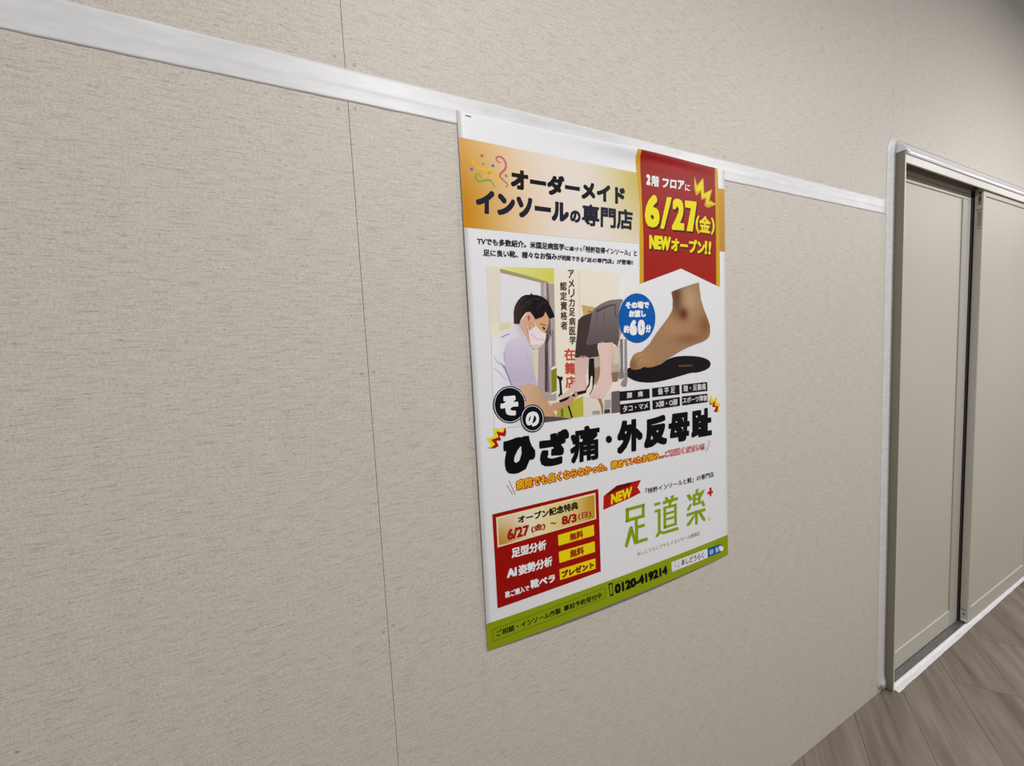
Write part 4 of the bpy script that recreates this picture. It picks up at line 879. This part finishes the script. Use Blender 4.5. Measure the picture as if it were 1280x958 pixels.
def diced(pts, tris, step):
    """cut the shape on a grid so that it follows the bend of the sheet and can carry a gradient"""
    bm = bmesh.new()
    vs = [bm.verts.new((x, y, 0)) for x, y in pts]
    for t in tris:
        try: bm.faces.new([vs[i] for i in t])
        except ValueError: pass
    xs = [p[0] for p in pts]; ysl = [p[1] for p in pts]
    for ax, lo, hi in ((0, min(xs), max(xs)), (1, min(ysl), max(ysl))):
        v = math.ceil(lo / step) * step
        while v < hi:
            co = (v, 0, 0) if ax == 0 else (0, v, 0)
            no = (1, 0, 0) if ax == 0 else (0, 1, 0)
            bmesh.ops.bisect_plane(bm, geom=bm.verts[:] + bm.edges[:] + bm.faces[:], dist=1e-4, plane_co=co, plane_no=no)
            v += step
    bm.verts.index_update()
    vv = [(q.co.x, q.co.y) for q in bm.verts]
    ff = [tuple(q.index for q in f.verts) for f in bm.faces]
    bm.free()
    return vv, ff

GLYPH = {}
def glyphs(s):
    """outline mesh of a string in the built-in font: 2-D vertices, faces, bounds"""
    if s not in GLYPH:
        cu = bpy.data.curves.new('lettering', 'FONT')
        cu.body = s
        cu.resolution_u = 3
        o = bpy.data.objects.new('lettering', cu)
        COL.objects.link(o)
        bpy.context.view_layer.update()
        me = bpy.data.meshes.new_from_object(o.evaluated_get(bpy.context.evaluated_depsgraph_get()))
        v = [(q.co.x, q.co.y) for q in me.vertices]
        f = [tuple(p.vertices) for p in me.polygons]
        bpy.data.objects.remove(o)
        bpy.data.meshes.remove(me)
        bpy.data.curves.remove(cu)
        xs = [q[0] for q in v]; ysl = [q[1] for q in v]
        GLYPH[s] = (v, f, (min(xs), max(xs), min(ysl), max(ysl)))
    return GLYPH[s]

def put_text(path, layer, col, quad, s, bold):
    v, f, (x0, x1, y0, y1) = glyphs(s)
    a, b, c, d = [Vector(q) for q in quad]         # TL TR BR BL, y down
    w = ((b - a).length + (c - d).length) / 2
    h = ((d - a).length + (c - b).length) / 2
    iu, iv = min(0.3, bold / w), min(0.3, bold / h)
    base = []
    for x, y in v:
        u = iu + (1 - 2 * iu) * (x - x0) / (x1 - x0)
        t = iv + (1 - 2 * iv) * (y1 - y) / (y1 - y0)
        p = a * (1 - u) * (1 - t) + b * u * (1 - t) + c * u * t + d * (1 - u) * t
        base.append((p.x, p.y))
    emit(path, base, f, col, layer)
    if bold > 0.15:
        eu, ev = (b - a + c - d).normalized(), (d - a + c - b).normalized()
        offs = [(1, 0), (-1, 0), (0, 1), (0, -1), (0.92, 0.92), (0.92, -0.92), (-0.92, 0.92), (-0.92, -0.92)]
        if bold > 1.8:
            offs += [(1, 0.5), (1, -0.5), (-1, 0.5), (-1, -0.5), (0.5, 1), (-0.5, 1), (0.5, -1), (-0.5, -1)]
        if bold > 4:
            offs += [(0.96, 0.75), (0.96, -0.75), (-0.96, 0.75), (-0.96, -0.75), (0.75, 0.96), (-0.75, 0.96), (0.75, -0.96), (-0.75, -0.96), (1, 0.25), (1, -0.25), (-1, 0.25), (-1, -0.25), (0.25, 1), (-0.25, 1), (0.25, -1), (-0.25, -1)]
        for k, (su, sv) in enumerate(offs):
            dx, dy = bold * (su * eu.x + sv * ev.x), bold * (su * eu.y + sv * ev.y)
            emit(path, [(x + dx, y + dy) for x, y in base], f, col, layer + 0.6 * (k + 1) / len(offs))

def put_column(path, layer, col, quad, s, bold):
    a, b, c, d = [Vector(q) for q in quad]
    n = len(s)
    for i, ch in enumerate(s):
        t0, t1 = (i + 0.06) / n, (i + 0.94) / n
        put_text(path, layer, col, [a.lerp(d, t0), b.lerp(c, t0), b.lerp(c, t1), a.lerp(d, t1)], ch, bold)

def put_stroke(path, layer, col, pts, w, smooth):
    p = spline(pts, False, 5) if smooth else pts
    if not smooth:
        q = []
        for a, b in zip(p, p[1:]):
            n = max(1, int(math.dist(a, b) / 8))
            q += [(a[0] + (b[0] - a[0]) * i / n, a[1] + (b[1] - a[1]) * i / n) for i in range(n)]
        p = q + [p[-1]]
    L_, R_ = [], []
    k = len(p)
    for i in range(k):
        a, b = Vector(p[max(i - 1, 0)]), Vector(p[min(i + 1, k - 1)])
        d = (b - a).normalized()
        taper = 1.0
        if smooth and k > 12: taper = 0.45 + 0.55 * math.sin(math.pi * (i + 0.5) / k)
        nrm = Vector((-d.y, d.x)) * w * 0.5 * taper
        q = Vector(p[i])
        L_.append(tuple(q + nrm)); R_.append(tuple(q - nrm))
    v = L_ + R_
    f = [(i, i + 1, k + i + 1, k + i) for i in range(k - 1)]
    emit(path, v, f, col, layer)

for e in PRINT:
    kind, path, layer, col, pts = e[:5]
    if kind == 'P':
        p = spline(pts) if e[5] else [tuple(q) for q in pts]
        if col == 'foot':
            FOOT = (min(q[0] for q in p), max(q[0] for q in p), min(q[1] for q in p), max(q[1] for q in p))
        v, f = fill(p)
        grad = isinstance(col, str)
        ext = max(max(q[0] for q in p) - min(q[0] for q in p), max(q[1] for q in p) - min(q[1] for q in p))
        if grad or ext > 30:
            step = 4.0 if col in ('foot', 'ribbon') else (6.0 if grad and ext < 200 else 8.0)
            if path.startswith('ribbon') and 'border' in path: step = 4.0
            v, f = diced(v, f, step)
        emit(path, v, f, col, layer)
    elif kind == 'T': put_text(path, layer, col, pts, e[5], e[6])
    elif kind == 'V': put_column(path, layer, col, pts, e[5], e[6])
    elif kind == 'S': put_stroke(path, layer, col, pts, e[5], e[6])

NODES = {}
LABELS = {'photograph': 'printed photograph of a masked man in a lavender shirt fitting an insole to a foot',
          'foot_picture': 'printed brown foot stepping down', 'insole_picture': 'printed black shoe insole',
          'time_badge': 'blue oval badge with white lettering', 'ribbon_banner': 'red ribbon with gold borders and yellow date',
          'header_band': 'gold header band with black lettering', 'contact_band': 'green band with phone number',
          'offer_box': 'red box with gold panel and yellow tags', 'new_flag': 'small red flag with yellow lettering',
          'shop_logo': 'olive-green logo characters'}
def plain(n): return n.split('#')[0] if '_shadow' not in n else n.split('#')[0] + '_shadow'
for path in ORDER:
    verts, faces, cols = [], [], []
    for v, f, col, layer in PARTS[path]:
        o = len(verts)
        for x, y in v:
            verts.append(place(x, y, layer))
            cols.append(ink(GRAD[col](x, y) if isinstance(col, str) else col))
        faces += [tuple(i + o for i in q) for q in f]
    comp = path.split('/')
    me = bpy.data.meshes.new(plain(comp[-1]))
    me.from_pydata(verts, [], faces)
    me.update()
    # all print faces look into the room
    bm = bmesh.new(); bm.from_mesh(me)
    bm.normal_update()
    flip = [fc for fc in bm.faces if fc.normal.y > 0]
    if flip: bmesh.ops.reverse_faces(bm, faces=flip)
    bm.to_mesh(me); bm.free()
    ca = me.color_attributes.new('Ink', 'FLOAT_COLOR', 'POINT')
    flat = [c for q in cols for c in q]
    ca.data.foreach_set('color', flat)
    me.materials.append(M_INK)
    par = poster
    if len(comp) > 1:
        if comp[0] not in NODES:
            NODES[comp[0]] = link(bpy.data.objects.new(plain(comp[0]), None), poster)
        par = NODES[comp[0]]
    ob = link(bpy.data.objects.new(plain(comp[-1]), me), par)
    if len(comp) == 1:
        NODES[path] = ob
    if path in LABELS: ob['label'] = LABELS[path]
if 'shop_logo' in NODES: NODES['shop_logo']['label'] = LABELS['shop_logo']

# staple holding the top left corner
bm = bmesh.new()
box(bm, 0.0165, 0.0275, -0.0028, -0.0021, -0.0072, -0.0064)
bmesh.ops.rotate(bm, verts=bm.verts, cent=(0.022, -0.0025, -0.0068), matrix=Matrix.Rotation(math.radians(3), 3, 'Y'))
bmesh.ops.recalc_face_normals(bm, faces=bm.faces)
mesh_obj('staple', bm, M_STAPLE, poster)
